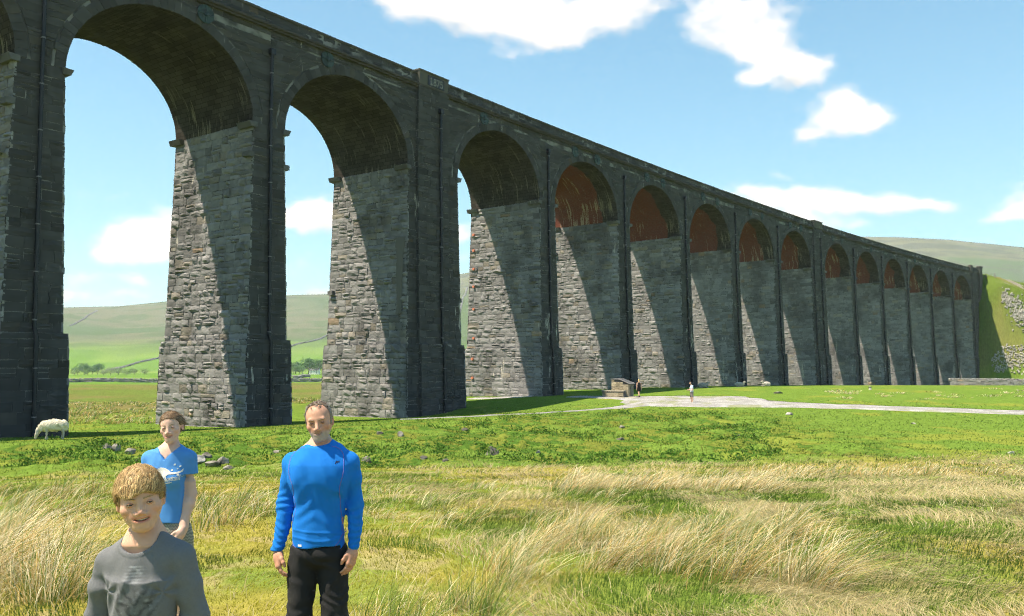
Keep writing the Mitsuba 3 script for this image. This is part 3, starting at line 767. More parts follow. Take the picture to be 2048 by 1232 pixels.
def straw_amount(x, y):
    s = np.clip(.30 + .035 * (x - 1.5) + (nz(x, y, .8, 4, 3) - .5) * 3.4 + .22 * ramp(8.5, 6, y) * ramp(.3, 1.5, x), 0, 1)
    s *= ramp(-3.0, 2.5, x + .12 * (y - 8) + (nz(x, y, .4, 2, 6) - .5) * 3)
    return s

def turf():
    R = np.random.default_rng(21)
    N = 330000
    r = np.exp(R.uniform(math.log(2.0), math.log(72.0), N)); r = np.where(R.random(N) < .45, np.exp(R.uniform(math.log(3.0), math.log(22), N)), r)
    ph = np.radians(R.uniform(-35, 35, N))
    x, y = r * np.sin(ph), r * np.cos(ph)
    toe = 28.5 + 0.24 * np.clip(x, -25, 22)
    bog = 1 - ramp(-3, 1, y - toe)
    bank = bank_mask(x, y)
    a, b = nz(x, y, .5, 4, 1), nz(x, y, 2.2, 3, 2)
    moss = ramp(.36, .54, nz(x, y, .8, 4, 4)) * ramp(1.6, -.2, x - .05 * y) * bog
    st = straw_amount(x, y) * bog
    c = lerp(np.broadcast_to(GREEN, (N, 3)), np.broadcast_to(np.array([.14, .215, .042]), (N, 3)), b)
    c = lerp(c, np.broadcast_to(OLIVE, (N, 3)), ramp(.45, .7, a) * bog * .6)
    c = lerp(c, np.broadcast_to(MOSS, (N, 3)), moss * .9)
    strawy = R.random(N) < np.clip(st * 1.05, 0.03 * bog, .94)
    c[strawy] = lerp(np.broadcast_to(STRAW, (strawy.sum(), 3)), np.broadcast_to(PALE, (strawy.sum(), 3)), R.random(strawy.sum()))
    deep = ramp(.50, .60, nz(x, y, .75, 3, 5)) * bank
    c = lerp(c, np.broadcast_to(DEEP, (N, 3)), deep * .8)
    ochre = ramp(.52, .62, nz(x, y, .6, 3, 8)) * bank
    c = lerp(c, np.broadcast_to(np.array([.24, .20, .04]), (N, 3)), ochre * .45 * (R.random(N) < .8))
    c = c * R.uniform(.7, 1.3, (N, 1))
    H = R.uniform(.03, .09, N) * (1 + .5 * bog) * (1 - .55 * moss)
    H = np.where(strawy, R.uniform(.07, .21, N), H) * (1 + .7 * deep)
    H *= np.clip(.7 + r / 45, .7, 1.6) ** .5
    ang = 2 * np.pi * nz(x, y, .33, 2, 12) * 2.2 + R.normal(0, .5, N)
    k = np.where(strawy, R.uniform(.4, 1.6, N), R.uniform(.1, .6, N))
    lean = np.stack([np.cos(ang) * k + .12, np.sin(ang) * k], -1)
    Wd = np.maximum(np.where(strawy, .0035, .005), .0009 * r) * R.uniform(.7, 1.3, N)
    P = np.stack([x, y, gi(x, y) - .012], -1)
    m = np.ones(N, bool)
    # no turf on the gravel
    for key in ('track', 'path', 'gravel_apron'):
        v = mikit.meshkit.WRITTEN[scene[key]['filename']][0]
        d, _ = cKDTree(v[:, :2]).query(P[:, :2], distance_upper_bound=.55); m &= ~np.isfinite(d)
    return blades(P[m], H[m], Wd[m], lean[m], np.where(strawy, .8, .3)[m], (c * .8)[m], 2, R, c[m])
v, f, c = turf()
put('grass', (v, f), 'blade', False, color=c, kind='stuff', label='short green grass, yellow moss and straw litter covering the bog and bank')
NT += len(f)

def clump(R, cx, cy, n, spread, h, kinds, wind=(.45, .0), wmin=.003, loose=.45):
    """One tussock of rushes: kinds = shares of (green, gold, pale)."""
    a, q = R.uniform(0, 2 * np.pi, n), np.abs(R.normal(0, .55, n))
    x, y = cx + spread * q * np.cos(a), cy + spread * q * np.sin(a)
    H = h * R.uniform(.5, 1.12, n) * (1 - .25 * np.clip(q, 0, 1))
    k = R.choice(3, n, p=kinds)
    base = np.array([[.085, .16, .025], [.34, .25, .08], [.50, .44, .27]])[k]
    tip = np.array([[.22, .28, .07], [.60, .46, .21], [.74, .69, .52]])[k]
    g = R.uniform(.85, 1.45, (n, 1))
    dirn = np.stack([np.cos(a), np.sin(a)], -1) * (q * loose)[:, None] + np.array(wind)[None] * R.uniform(.3, 1.5, (n, 1)) + R.normal(0, .16, (n, 2))
    r = math.hypot(cx, cy)
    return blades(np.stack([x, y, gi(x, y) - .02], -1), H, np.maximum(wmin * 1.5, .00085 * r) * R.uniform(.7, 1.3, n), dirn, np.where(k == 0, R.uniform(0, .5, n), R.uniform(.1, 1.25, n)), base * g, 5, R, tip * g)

def rush_bed(key, label, count, region, per, spread, h, kinds, seed, wind=(.45, 0), loose=.45):
    """Tussocks scattered over a region: (x, y) drawn by a function of the generator."""
    global NT
    R = np.random.default_rng(seed)
    parts = []
    for _ in range(count):
        x, y = region(R)
        kk = np.array(kinds) * R.uniform(.5, 1.6, 3); kk /= kk.sum()
        parts.append(clump(R, x, y, int(per * R.uniform(.6, 1.4)), spread * R.uniform(.7, 1.3), h * R.uniform(.75, 1.15), kk, wind=(wind[0] + R.normal(0, .12), wind[1] + R.normal(0, .15)), loose=loose))
    v, f = join([(a, b) for a, b, _ in parts])
    NT += len(f)
    put(key, (v, f), 'blade', False, color=np.vstack([c for _, _, c in parts]), kind='stuff', label=label)
def patch(u0, u1, d0, d1):
    """Ground between two bearings and two distances."""
    return lambda R: (lambda d, u: (ray(u, 700)[0] * d, d))(R.uniform(d0, d1), R.uniform(u0, u1))
rush_bed('rushes', 'tall pale bent rushes in the bed behind the boy at the left edge', 34, patch(-140, 215, 7.5, 10.2), 80, .42, .86, (.24, .34, .42), 31, (.30, 0), .8)
rush_bed('rushes', 'golden rushes standing behind the girl', 14, patch(230, 600, 11.2, 14.0), 45, .40, .62, (.30, .42, .28), 32, (.35, 0))
rush_bed('rushes', 'broad bed of golden brown rushes right of the man', 44, patch(985, 1650, 8.1, 10.6), 85, .42, .62, (.24, .42, .34), 33, (.55, .0), .45)
rush_bed('rushes', 'fresh green rushes nearest the camera beside the man', 24, patch(700, 980, 5.4, 7.4), 60, .26, .52, (.72, .14, .14), 34, (.28, .1), .5)
rush_bed('rushes', 'straw coloured rushes at the foot of the bank in the middle', 44, patch(1120, 1540, 16.8, 19.0), 60, .55, .46, (.10, .45, .45), 35, (.6, 0))
rush_bed('rushes', 'low belt of straw coloured rushes at the foot of the bank on the right', 44, patch(1520, 2120, 20, 24), 45, .65, .36, (.16, .46, .38), 36, (.55, 0))
rush_bed('rushes', 'thin mixed rushes between the golden bed and the bank', 22, patch(700, 1350, 10.8, 17.5), 30, .42, .40, (.30, .32, .38), 37, (.5, 0))
rush_bed('rushes', 'scattered straw tussocks over the right of the bog', 60, patch(1250, 2150, 5.6, 17), 40, .28, .16, (.30, .12, .58), 38, (.4, -.2), 1.6)
rush_bed('rushes', 'straw and green tufts along the bottom of the picture', 26, patch(900, 2050, 4.0, 6.4), 60, .22, .17, (.30, .10, .60), 39, (.2, 0), 1.0)
rush_bed('rushes', 'rushes at the left behind the pale bed', 20, patch(-150, 260, 12, 17), 50, .5, .5, (.35, .4, .25), 40, (.4, 0))
# moorland tussocks seen through the arches
rush_bed('rushes', 'brown tussocks on the moor behind the viaduct', 150, patch(110, 330, 62, 120), 26, .9, .5, (.5, .35, .15), 41, (.3, 0), 1.0)
rush_bed('rushes', 'brown tussocks on the moor seen through the second arch', 40, patch(580, 650, 95, 160), 26, .9, .5, (.45, .4, .15), 42, (.3, 0), 1.0)
rush_bed('rushes', 'straw tufts along the swell beyond the track', 24, patch(1650, 2100, 66, 80), 34, .8, .25, (.2, .2, .6), 43, (.5, 0), 1.0)

# broad leaved weeds and moss cushions on the bank
def weeds():
    R = np.random.default_rng(51)
    vs, fs, cs, n0 = [], [], [], 0
    cand = []
    while len(cand) < 360:
        u = R.uniform(60, 1560); d = R.uniform(26, 60)
        q = ray(u, 700) * d; x, y = q[0], q[1]
        if bank_mask(np.array([x]), np.array([y]))[0] > .5 and nz(np.array([x]), np.array([y]), .42, 3, 55)[0] > R.uniform(.40, .56): cand.append((x, y))
    for x, y in cand:
        n = int(R.uniform(14, 60)); s = R.uniform(.12, .42)
        px, py = x + R.normal(0, s, n), y + R.normal(0, s, n)
        h = R.uniform(.02, .42, n) * R.uniform(.5, 1) * np.exp(-((px - x) ** 2 + (py - y) ** 2) / (2 * s * s) * .4)
        c = np.stack([px, py, gi(px, py) + h], -1)
        a = R.normal(0, 1, (n, 3)); a /= np.linalg.norm(a, axis=1, keepdims=True)
        b = np.cross(a, R.normal(0, 1, (n, 3))); b /= np.linalg.norm(b, axis=1, keepdims=True)
        L = R.uniform(.03, .075, (n, 1))
        V = np.stack([c - a * L, c + b * L * .5, c + a * L, c - b * L * .5], 1)
        col = np.array([.07, .145, .026]) * R.uniform(.5, 1.7, (n, 1)) * np.array([1, 1, 1])
        vs.append(V.reshape(-1, 3)); cs.append(np.repeat(col, 4, 0))
        q = np.arange(n)[:, None] * 4 + n0; fs.append(np.vstack([q + [0, 1, 2], q + [0, 2, 3]])); n0 += 4 * n
    return np.vstack(vs), np.vstack(fs), np.vstack(cs)
v, f, c = weeds(); NT += len(f)
put('weeds', (v, f), 'blade', False, color=c, kind='stuff', label='dark green nettles and weeds in patches on the rough bank')

# ------------------------------------------------------------------ boulders, scree, walls
def c_rock(p, n, uv):
    a = fbm(p.x * 3, p.y * 3, p.z * 3, 4)
    return mix((0.10, 0.098, 0.085), (0.25, 0.245, 0.22), smoothstep(.35, .65, a))
scene['rock_surface'] = {'type': 'twosided', 'bsdf': {'type': 'diffuse', 'reflectance': proc(c_rock)}}
def c_pale(p, n, uv):
    return mix((0.22, 0.215, 0.20), (0.42, 0.415, 0.39), smoothstep(.35, .6, fbm(p.x * 4, p.y * 4, p.z * 4, 3)))
scene['pale_rock'] = {'type': 'twosided', 'bsdf': {'type': 'diffuse', 'reflectance': proc(c_pale)}}
ICO = trimesh.creation.icosphere(subdivisions=3); ICO1 = trimesh.creation.icosphere(subdivisions=1)
def boulder(R, size, sub=3):
    b = ICO if sub == 3 else ICO1
    v = np.array(b.vertices)
    for _ in range(9):                                       # split faces
        d = R.normal(0, 1, 3); d /= np.linalg.norm(d); k = R.uniform(.45, .8)
        h = v @ d; v = v - np.maximum(h - k, 0)[:, None] * d
    v = v * (1 + (meshkit.fbm(v * 2.2 + R.uniform(0, 50), 3) - .5)[:, None] * .35)
    return v * np.array(size) * R.uniform(.85, 1.15, 3), np.array(b.faces)
R = np.random.default_rng(61)
ORD = 'first second third fourth fifth sixth seventh eighth ninth tenth eleventh twelfth thirteenth fourteenth fifteenth sixteenth seventeenth'.split()
small_ = sorted(u for u in (890, 1075, 215, 285, 425, 445, 415, 460, 555, 800, 1240, 1245, 760, 930, 1477, 1740))
for u, v, w, h, txt in [(984, 909, 28, 20, 'grey boulder jutting from the grass at the foot of the bank'), (736, 924, 26, 14, 'flat grey boulder just right of the man'), (846, 917, 20, 10, 'small grey stone low on the bank'), (890, 923, 18, 7, None), (1075, 906, 14, 8, None),
                        (262, 908, 26, 18, 'dark boulder left of the girl'), (232, 902, 24, 16, 'dark stone under the weeds left of the girl'), (215, 896, 18, 12, None), (285, 925, 30, 12, None), (395, 925, 40, 20, 'pale grey boulder right of the girl shoulder'), (425, 932, 36, 14, None), (445, 926, 24, 16, None), (415, 915, 20, 14, None), (460, 938, 28, 10, None), (555, 905, 22, 10, None),
                        (800, 872, 16, 12, None), (1240, 880, 16, 10, None), (1245, 856, 12, 9, None), (760, 868, 14, 9, None), (930, 862, 16, 8, None),
                        (1557, 787, 24, 10, 'long grey boulder on the grass beyond the track'), (1579, 830, 16, 8, 'pale stone just below the track'), (1826, 848, 14, 6, 'pale stone on the bright green bank at the right'), (2022, 907, 14, 10, 'pale stone at the right edge under the bank'), (1741, 780, 8, 5, 'small white stone beyond the track'), (1477, 872, 8, 5, None), (1740, 776, 7, 4, None)]:
    p = hit(u, v); k = p[1] / F
    pale = 'pale' in (txt or '') or 'white' in (txt or '')
    V, f = boulder(R, (w * k * .48, w * k * .45, h * k * .65))
    put('boulder', (V + p + [0, 0, h * k * .10], f), 'pale_rock' if pale else 'rock_surface', 35, label=txt or f'small grey stone sunk in the grass, {ORD[small_.index(u)]} from the left of such stones', category='boulder', group='stones lying about the bank' if txt is None else None)
def rubble(key, label, spots, R, size, mat='pale_rock'):
    global NT
    parts = []
    for p in spots:
        V, f = boulder(R, R.uniform(.5, 1.3, 3) * size, 1); parts.append((V + p + [0, 0, size * .3], f))
    v, f = join(parts); NT += len(f); put(key, (v, f), mat, False, label=label, kind='stuff')
spots = []
while len(spots) < 700:
    u, v = R.uniform(1984, 2160), R.uniform(700, 750)
    if v > 700 + max(0, (2010 - u)) * .9: spots.append(hit(u, v, 60))
rubble('scree', 'heap of pale broken stone at the foot of the embankment', spots, R, .30)
spots = []
while len(spots) < 420:
    t = R.random(); u = 2008 + 60 * t + R.normal(0, 6 + 10 * t); v = 592 + 70 * t + R.normal(0, 6)
    if u > 2003: spots.append(hit(u, v, 60))
rubble('rubble', 'line of pale tumbled stones down the embankment', spots, R, .32)

def wall_line(key, label, pts, h, thick, R, course=.2, mat='rubble_stone', step=.42, big=False):
    """Dry stone wall along ground points: stones laid in courses, a row of cope stones set on edge."""
    P = np.array(pts); seg = np.concatenate([[0], np.cumsum(np.hypot(*np.diff(P[:, :2], axis=0).T))])
    parts = []
    L = seg[-1]
    for k in range(int(h / course)):
        x = R.uniform(0, step)
        while x < L:
            w = step * R.uniform(.6, 1.5)
            c = [np.interp(x + w / 2, seg, P[:, i]) for i in (0, 1)]; t = [np.interp(min(x + w, L), seg, P[:, i]) - np.interp(x, seg, P[:, i]) for i in (0, 1)]
            a = math.atan2(t[1], t[0])
            b = box((-w * .49, -thick / 2 * R.uniform(.85, 1.1), 0), (w * .49, thick / 2 * R.uniform(.85, 1.1), course * R.uniform(.85, 1.0)))
            v = b[0] + R.normal(0, .02, b[0].shape) * step / .4
            v = np.stack([v[:, 0] * math.cos(a) - v[:, 1] * math.sin(a) + c[0], v[:, 0] * math.sin(a) + v[:, 1] * math.cos(a) + c[1], v[:, 2] + float(gi(c[0], c[1])) - .1 + k * course], -1)
            parts.append((v, b[1])); x += w
    x = 0
    while x < L:
        w = step * R.uniform(.35, .6); c = [np.interp(x + w / 2, seg, P[:, i]) for i in (0, 1)]
        V, f = boulder(R, (w * .6, thick * .5, course * .9), 1)
        parts.append((V + [c[0], c[1], float(gi(c[0], c[1])) - .1 + int(h / course) * course + course * .4], f)); x += w
    v, f = join(parts)
    cols = np.repeat(stone_tone(len(parts), R, 1.0), [len(p[0]) for p in parts], 0)
    put(key, (v, f), mat, False, color=cols, label=label, category='wall', kind='thing')
q0, q1 = stand(1895, 128), stand(2200, 118)
wall_line('drystone_wall', 'low dry stone wall below the scree at the right', [q0, stand(1960, 125), stand(2048, 122), q1], 1.15, .55, R, .19, step=.42)
wall_line('drystone_wall', 'far dark field wall across the moor left of the first lit pier', [stand(60, 312), stand(220, 318), stand(360, 322)], 1.3, .7, R, .4, step=2.2)
wall_line('drystone_wall', 'far field wall across the moor seen through the second arch', [stand(560, 330), stand(610, 330), stand(680, 336)], 1.3, .7, R, .4, step=2.2)
wall_line('drystone_wall', 'far field wall climbing the pasture by the white house', [stand(588, 440), stand(604, 520), stand(620, 600)], 1.4, .9, R, .45, step=4.0)

for pts_, txt in (([(570, 700), (600, 688), (655, 671)], 'faint stone wall climbing the fell seen through the second arch'), ([(215, 742), (270, 728), (340, 712)], 'faint stone wall slanting across the lower fell left of the first lit pier'), ([(140, 652), (165, 640), (195, 622)], 'faint stone wall high on the fell beside the left pier'), ([(917, 640), (925, 600), (935, 575)], 'faint stone wall on the fell in the narrow gap')):
    wall_line('field_wall', txt, [hit(*q, 300) for q in pts_], 1.8, 1.6, R, 1.2, step=9.0)

# ------------------------------------------------------------------ far trees and the farmhouse
scene['leaf'] = {'type': 'principledthin', 'base_color': VC, 'roughness': 0.6, 'diff_trans': 0.6, 'eta': 1.3}
matte('bark', (.09, .075, .055))
def tree(u, d, h, w, tone, label, seed, group=None):
    R = np.random.default_rng(seed)
    p = stand(u, d)
    key = name('tree')
    lim = [tube([[0, 0, -.3], [.1, 0, h * .25], [.05 * w, .1, h * .55]], [h * .035, h * .028, h * .012], 7)]
    for k in range(5):
        a = R.uniform(0, 6.28); lim.append(tube([[.05, 0, h * R.uniform(.2, .4)], [math.cos(a) * w * .2, math.sin(a) * w * .2, h * .5], [math.cos(a) * w * .36, math.sin(a) * w * .36, h * .66]], [h * .016, h * .011, h * .005], 5))
    v, f = join(lim); put(f'{key}__trunk', (v + p, f), 'bark', True)
    cl = []
    for k in range(16):
        a, e = R.uniform(0, 6.28), R.uniform(-.3, 1)
        cl.append([math.cos(a) * w * .34 * R.uniform(.3, 1.1), math.sin(a) * w * .34 * R.uniform(.3, 1.1), h * (.60 + .30 * e) * R.uniform(.85, 1.05), w * R.uniform(.14, .24)])
    cl = np.array(cl); n = 1500
    k = R.integers(0, len(cl), n); dd = R.normal(0, 1, (n, 3)); dd /= np.linalg.norm(dd, axis=1, keepdims=True)
    c = cl[k, :3] + dd * (cl[k, 3] * R.uniform(.55, 1.08, n))[:, None]
    a = R.normal(0, 1, (n, 3)); a /= np.linalg.norm(a, axis=1, keepdims=True); b = np.cross(a, R.normal(0, 1, (n, 3))); b /= np.linalg.norm(b, axis=1, keepdims=True)
    L = R.uniform(.02, .045, (n, 1)) * h
    V = np.stack([c - a * L, c + b * L * .7, c + a * L, c - b * L * .7], 1).reshape(-1, 3)
    q = np.arange(n)[:, None] * 4
    put(f'{key}__crown', (V + p, np.vstack([q + [0, 1, 2], q + [0, 2, 3]])), 'leaf', False, color=np.repeat(np.array(tone) * R.uniform(.7, 1.4, (n, 1)), 4, 0))
    note(key, label, 'tree', group)
G1 = 'trees in the valley beyond the viaduct'
def tree_label(u):
    if u < 500: return f'{ORD[sorted(LEFT).index(u)]} tree from the left in the valley row between the first two piers'
    if u < 800: return f'{ORD[sorted(FARM).index(u)]} tree from the left in the clump round the white house'
    return 'tree seen in the gap beside the thick pier'
LEFT = (157, 170, 186, 197, 176, 208, 222, 238, 255, 270, 290, 330, 150); FARM = (592, 606, 600, 618, 634, 645, 588)
for k, (u, d, h, w, tone) in enumerate([(157, 620, 8, 11, (.06, .11, .05)), (170, 640, 11, 12, (.05, .10, .045)), (186, 650, 9, 12, (.06, .12, .05)), (197, 620, 10.5, 12, (.055, .11, .05)), (176, 560, 6, 9, (.08, .13, .05)), (208, 560, 5, 8, (.14, .17, .10)), (222, 580, 6.5, 10, (.16, .19, .12)),
                                    (238, 590, 7, 11, (.13, .17, .10)), (255, 560, 5, 9, (.09, .14, .06)), (270, 590, 5.5, 9, (.10, .14, .07)), (290, 600, 5, 10, (.09, .13, .06)), (330, 600, 6, 10, (.07, .12, .05)), (150, 520, 4, 8, (.1, .14, .06)),
                                    (592, 700, 13, 14, (.05, .10, .045)), (606, 720, 11, 14, (.06, .12, .05)), (600, 640, 8, 11, (.07, .13, .05)), (618, 660, 16, 16, (.045, .10, .035)), (634, 690, 15, 15, (.06, .11, .045)), (645, 720, 14, 14, (.055, .10, .04)), (588, 640, 7, 9, (.09, .14, .06)), (928, 640, 14, 14, (.05, .1, .04))]):
    tree(u, d * 1.25, h * .95, w * 1.1, tuple(1.7 * c for c in tone), tree_label(u), 900 + k, G1 if u < 500 else 'trees round the white house' if u < 800 else None)
p = hit(628, 746, 300); p = stand(630, 860)
key = name('farmhouse'); note(key, 'small white house with a grey roof among the far trees', 'house')
matte('limewash', (.72, .71, .68)); matte('slate', (.17, .17, .18)); matte('dark_glass', (.03, .035, .04), .2, .5)
v, f = box((-5, -3, -.5), (5, 3, 4.2)); put(f'{key}__wall', (v + p, f), 'limewash')
v = np.array([[-5, -3, 4.2], [-5, 3, 4.2], [-5, 0, 6.6], [5, -3, 4.2], [5, 3, 4.2], [5, 0, 6.6]]); put(f'{key}__gable', (v * [.999, .999, 1] + p, np.array([[0, 2, 1], [3, 4, 5]])), 'limewash')
v = np.array([[-5.3, -3.4, 3.95], [5.3, -3.4, 3.95], [5.3, 0, 6.75], [-5.3, 0, 6.75], [5.3, 3.4, 3.95], [-5.3, 3.4, 3.95]]); put(f'{key}__roof', (v + p, np.array([[0, 1, 2, 3], [3, 2, 4, 5]])), 'slate')
v, f = box((3.6, -.5, 6.0), (4.6, .5, 8.0)); put(f'{key}__chimney', (v + p, f), 'limewash')
for x, z in ((-3, .9), (2.4, .9), (-3, 2.8), (0, 2.8), (2.4, 2.8)):
    v, f = box((x - .5, -3.04, z), (x + .5, -2.9, z + 1.1)); put(f'{key}__window', (v + p, f), 'dark_glass')

# fence along the top of the embankment
key = name('fence'); note(key, 'thin post and wire fence on top of the embankment beyond the viaduct', 'fence')
matte('weathered_wood', (.20, .17, .14))
pts = []
for u in (1972, 1990, 2006, 2016, 2030, 2046, 2070, 2100):
    q = hit(u, 556, 150, 400); pts.append(q)
    v, f = tube([q, q + [0, 0, 1.25]], .09, 6); put(f'{key}__post', (v, f), 'weathered_wood')
for z in (.4, .75, 1.1):
    v, f = tube([q + [0, 0, z] for q in pts], .02, 4); put(f'{key}__wire', (v, f), 'clip_iron')
print('triangles so far', NT)

# ------------------------------------------------------------------ air
scene['air'] = {'type': 'homogeneous', 'albedo': rgb(.95, .95, .95), 'sigma_t': {'type': 'rgb', 'value': [.00008, .00009, .00011]}}
scene['haze'] = {'type': 'cube', 'to_world': T().translate([0, 0, 250]).scale([7100, 7100, 275]), 'bsdf': {'type': 'null'}, 'interior': {'type': 'ref', 'id': 'air'}}
scene['camera']['medium'] = {'type': 'ref', 'id': 'air'}
labels['haze'] = {'kind': 'stuff'}

# ------------------------------------------------------------------ figures: bodies as one smooth surface, clothes and hair as their children
def rc(p, a, b, ra, rb):
    a, b = np.asarray(a, float), np.asarray(b, float); ba = b - a
    h = np.clip(((p - a) @ ba) / (ba @ ba + 1e-12), 0, 1)
    return np.linalg.norm(p - a - h[:, None] * ba, axis=1) - (ra + (rb - ra) * h)
def ell(p, c, r):
    q = (p - np.asarray(c, float)) / np.asarray(r, float)
    k0 = np.linalg.norm(q, axis=1); k1 = np.linalg.norm(q / np.asarray(r, float), axis=1)
    return k0 * (k0 - 1) / np.maximum(k1, 1e-9)
def smin(a, b, k):
    h = np.maximum(k - np.abs(a - b), 0) / k
    return np.minimum(a, b) - h * h * k * .25
def smax(a, b, k): return -smin(-a, -b, k)
def chain(p, pts, rad, k=.02):
    d = None
    for a, b, ra, rb in zip(pts[:-1], pts[1:], rad[:-1], rad[1:]):
        e = rc(p, a, b, ra, rb); d = e if d is None else smin(d, e, k)
    return d

def skin_of(f, lo, hi, h, B=12):
    """The zero surface of a distance function as a mesh (surface nets), looked for only in blocks that it can pass through."""
    lo, hi = np.asarray(lo, float), np.asarray(hi, float)
    nb_ = np.ceil((hi - lo) / (h * B)).astype(int); n = nb_ * B + 1
    D = np.full(tuple(n), 1.0, np.float32)
    I, J, K = np.meshgrid(*[np.arange(m) for m in nb_], indexing='ij'); blk = np.stack([I, J, K], -1).reshape(-1, 3)
    c = lo + (blk + .5) * B * h
    dc = f(c); rad = B * h * .5 * math.sqrt(3) * 1.6 + .015
    sgn = np.repeat(np.repeat(np.repeat(np.where(dc < 0, -1.0, 1.0).reshape(tuple(nb_)), B, 0), B, 1), B, 2)
    D[:-1, :-1, :-1] = sgn
    o = np.stack(np.meshgrid(*[np.arange(B + 1)] * 3, indexing='ij'), -1).reshape(-1, 3)
    need = blk[np.abs(dc) < rad]
    def some(s):
        g = (need[s:s + 24, None] * B + o[None]).reshape(-1, 3)
        return g, f(lo + g * h)
    with ThreadPoolExecutor(4) as pool:
        for g, d in pool.map(some, range(0, len(need), 24)):
            D[g[:, 0], g[:, 1], g[:, 2]] = d
    D[0], D[-1] = 1, 1; D[:, 0], D[:, -1] = 1, 1; D[:, :, 0], D[:, :, -1] = 1, 1
    S = D < 0
    cells = np.zeros(tuple(n - 1), np.int8)
    for a in (0, 1):
        for b in (0, 1):
            for e in (0, 1): cells += S[a:n[0] - 1 + a, b:n[1] - 1 + b, e:n[2] - 1 + e]
    act = np.argwhere((cells > 0) & (cells < 8))
    idx = np.full(tuple(n - 1), -1, np.int64); idx[act[:, 0], act[:, 1], act[:, 2]] = np.arange(len(act))
    acc = np.zeros((len(act), 3)); cnt = np.zeros(len(act))
    cor = [(a, b, e) for a in (0, 1) for b in (0, 1) for e in (0, 1)]
    for p in cor:
        for ax in range(3):
            if p[ax] == 0:
                q = list(p); q[ax] = 1
                d0 = D[tuple((act + p).T)]; d1 = D[tuple((act + q).T)]
                m = (d0 < 0) != (d1 < 0); t = np.where(m, d0 / np.where(m, d0 - d1, 1), 0)
                pos = np.array(p, float)[None].repeat(len(act), 0); pos[:, ax] += t
                acc[m] += pos[m]; cnt[m] += 1
    V = lo + (act + acc / cnt[:, None]) * h
    Fs = []
    for ax in range(3):
        u, v = (ax + 1) % 3, (ax + 2) % 3
        sl0 = [slice(None)] * 3; sl1 = [slice(None)] * 3; sl0[ax] = slice(0, -1); sl1[ax] = slice(1, None)
        e = np.argwhere(S[tuple(sl0)] != S[tuple(sl1)])
        e = e[(e[:, u] > 0) & (e[:, v] > 0) & (e[:, u] < n[u] - 1) & (e[:, v] < n[v] - 1)]
        inside = S[tuple(e.T)]
        def cell(du, dv):
            q = e.copy(); q[:, u] -= du; q[:, v] -= dv; return idx[tuple(q.T)]
        q = np.stack([cell(1, 1), cell(0, 1), cell(0, 0), cell(1, 0)], -1)
        q[~inside] = q[~inside][:, ::-1]
        Fs.append(q)
    Fq = np.vstack(Fs); Fq = Fq[(Fq >= 0).all(1)]
    return V, np.vstack([Fq[:, [0, 1, 2]], Fq[:, [0, 2, 3]]])

def rot(yaw=0, pitch=0, roll=0):
    """Turn left-right about z, nod about x, lean sideways about y (degrees)."""
    a, b, c = np.radians([yaw, pitch, roll])
    Z = np.array([[math.cos(a), -math.sin(a), 0], [math.sin(a), math.cos(a), 0], [0, 0, 1]])
    X = np.array([[1, 0, 0], [0, math.cos(b), -math.sin(b)], [0, math.sin(b), math.cos(b)]])
    Y = np.array([[math.cos(c), 0, math.sin(c)], [0, 1, 0], [-math.sin(c), 0, math.cos(c)]])
    return Z @ X @ Y

def fold(p, f, a, seed, sx=1, sy=1, sz=1):
    """Smooth irregular waves (a sum of sines in many directions)."""
    R = np.random.default_rng(1000 + seed); q = p * np.array([sx, sy, sz]) * (f * 5.2)
    s = 0
    for k in range(7):
        w = R.normal(0, 1, 3); w *= R.uniform(.45, 1.5) / np.linalg.norm(w)
        s = s + np.sin(q @ w + R.uniform(0, 6.28)) * R.uniform(.6, 1)
    return s * (a * .32)
def near(d, p, c, r, f, k):
    """Blends f in where p lies within r of c."""
    m = ((p - c) ** 2).sum(1) < r * r
    if m.any(): d[m] = smin(d[m], f(p[m]), k)
    return d

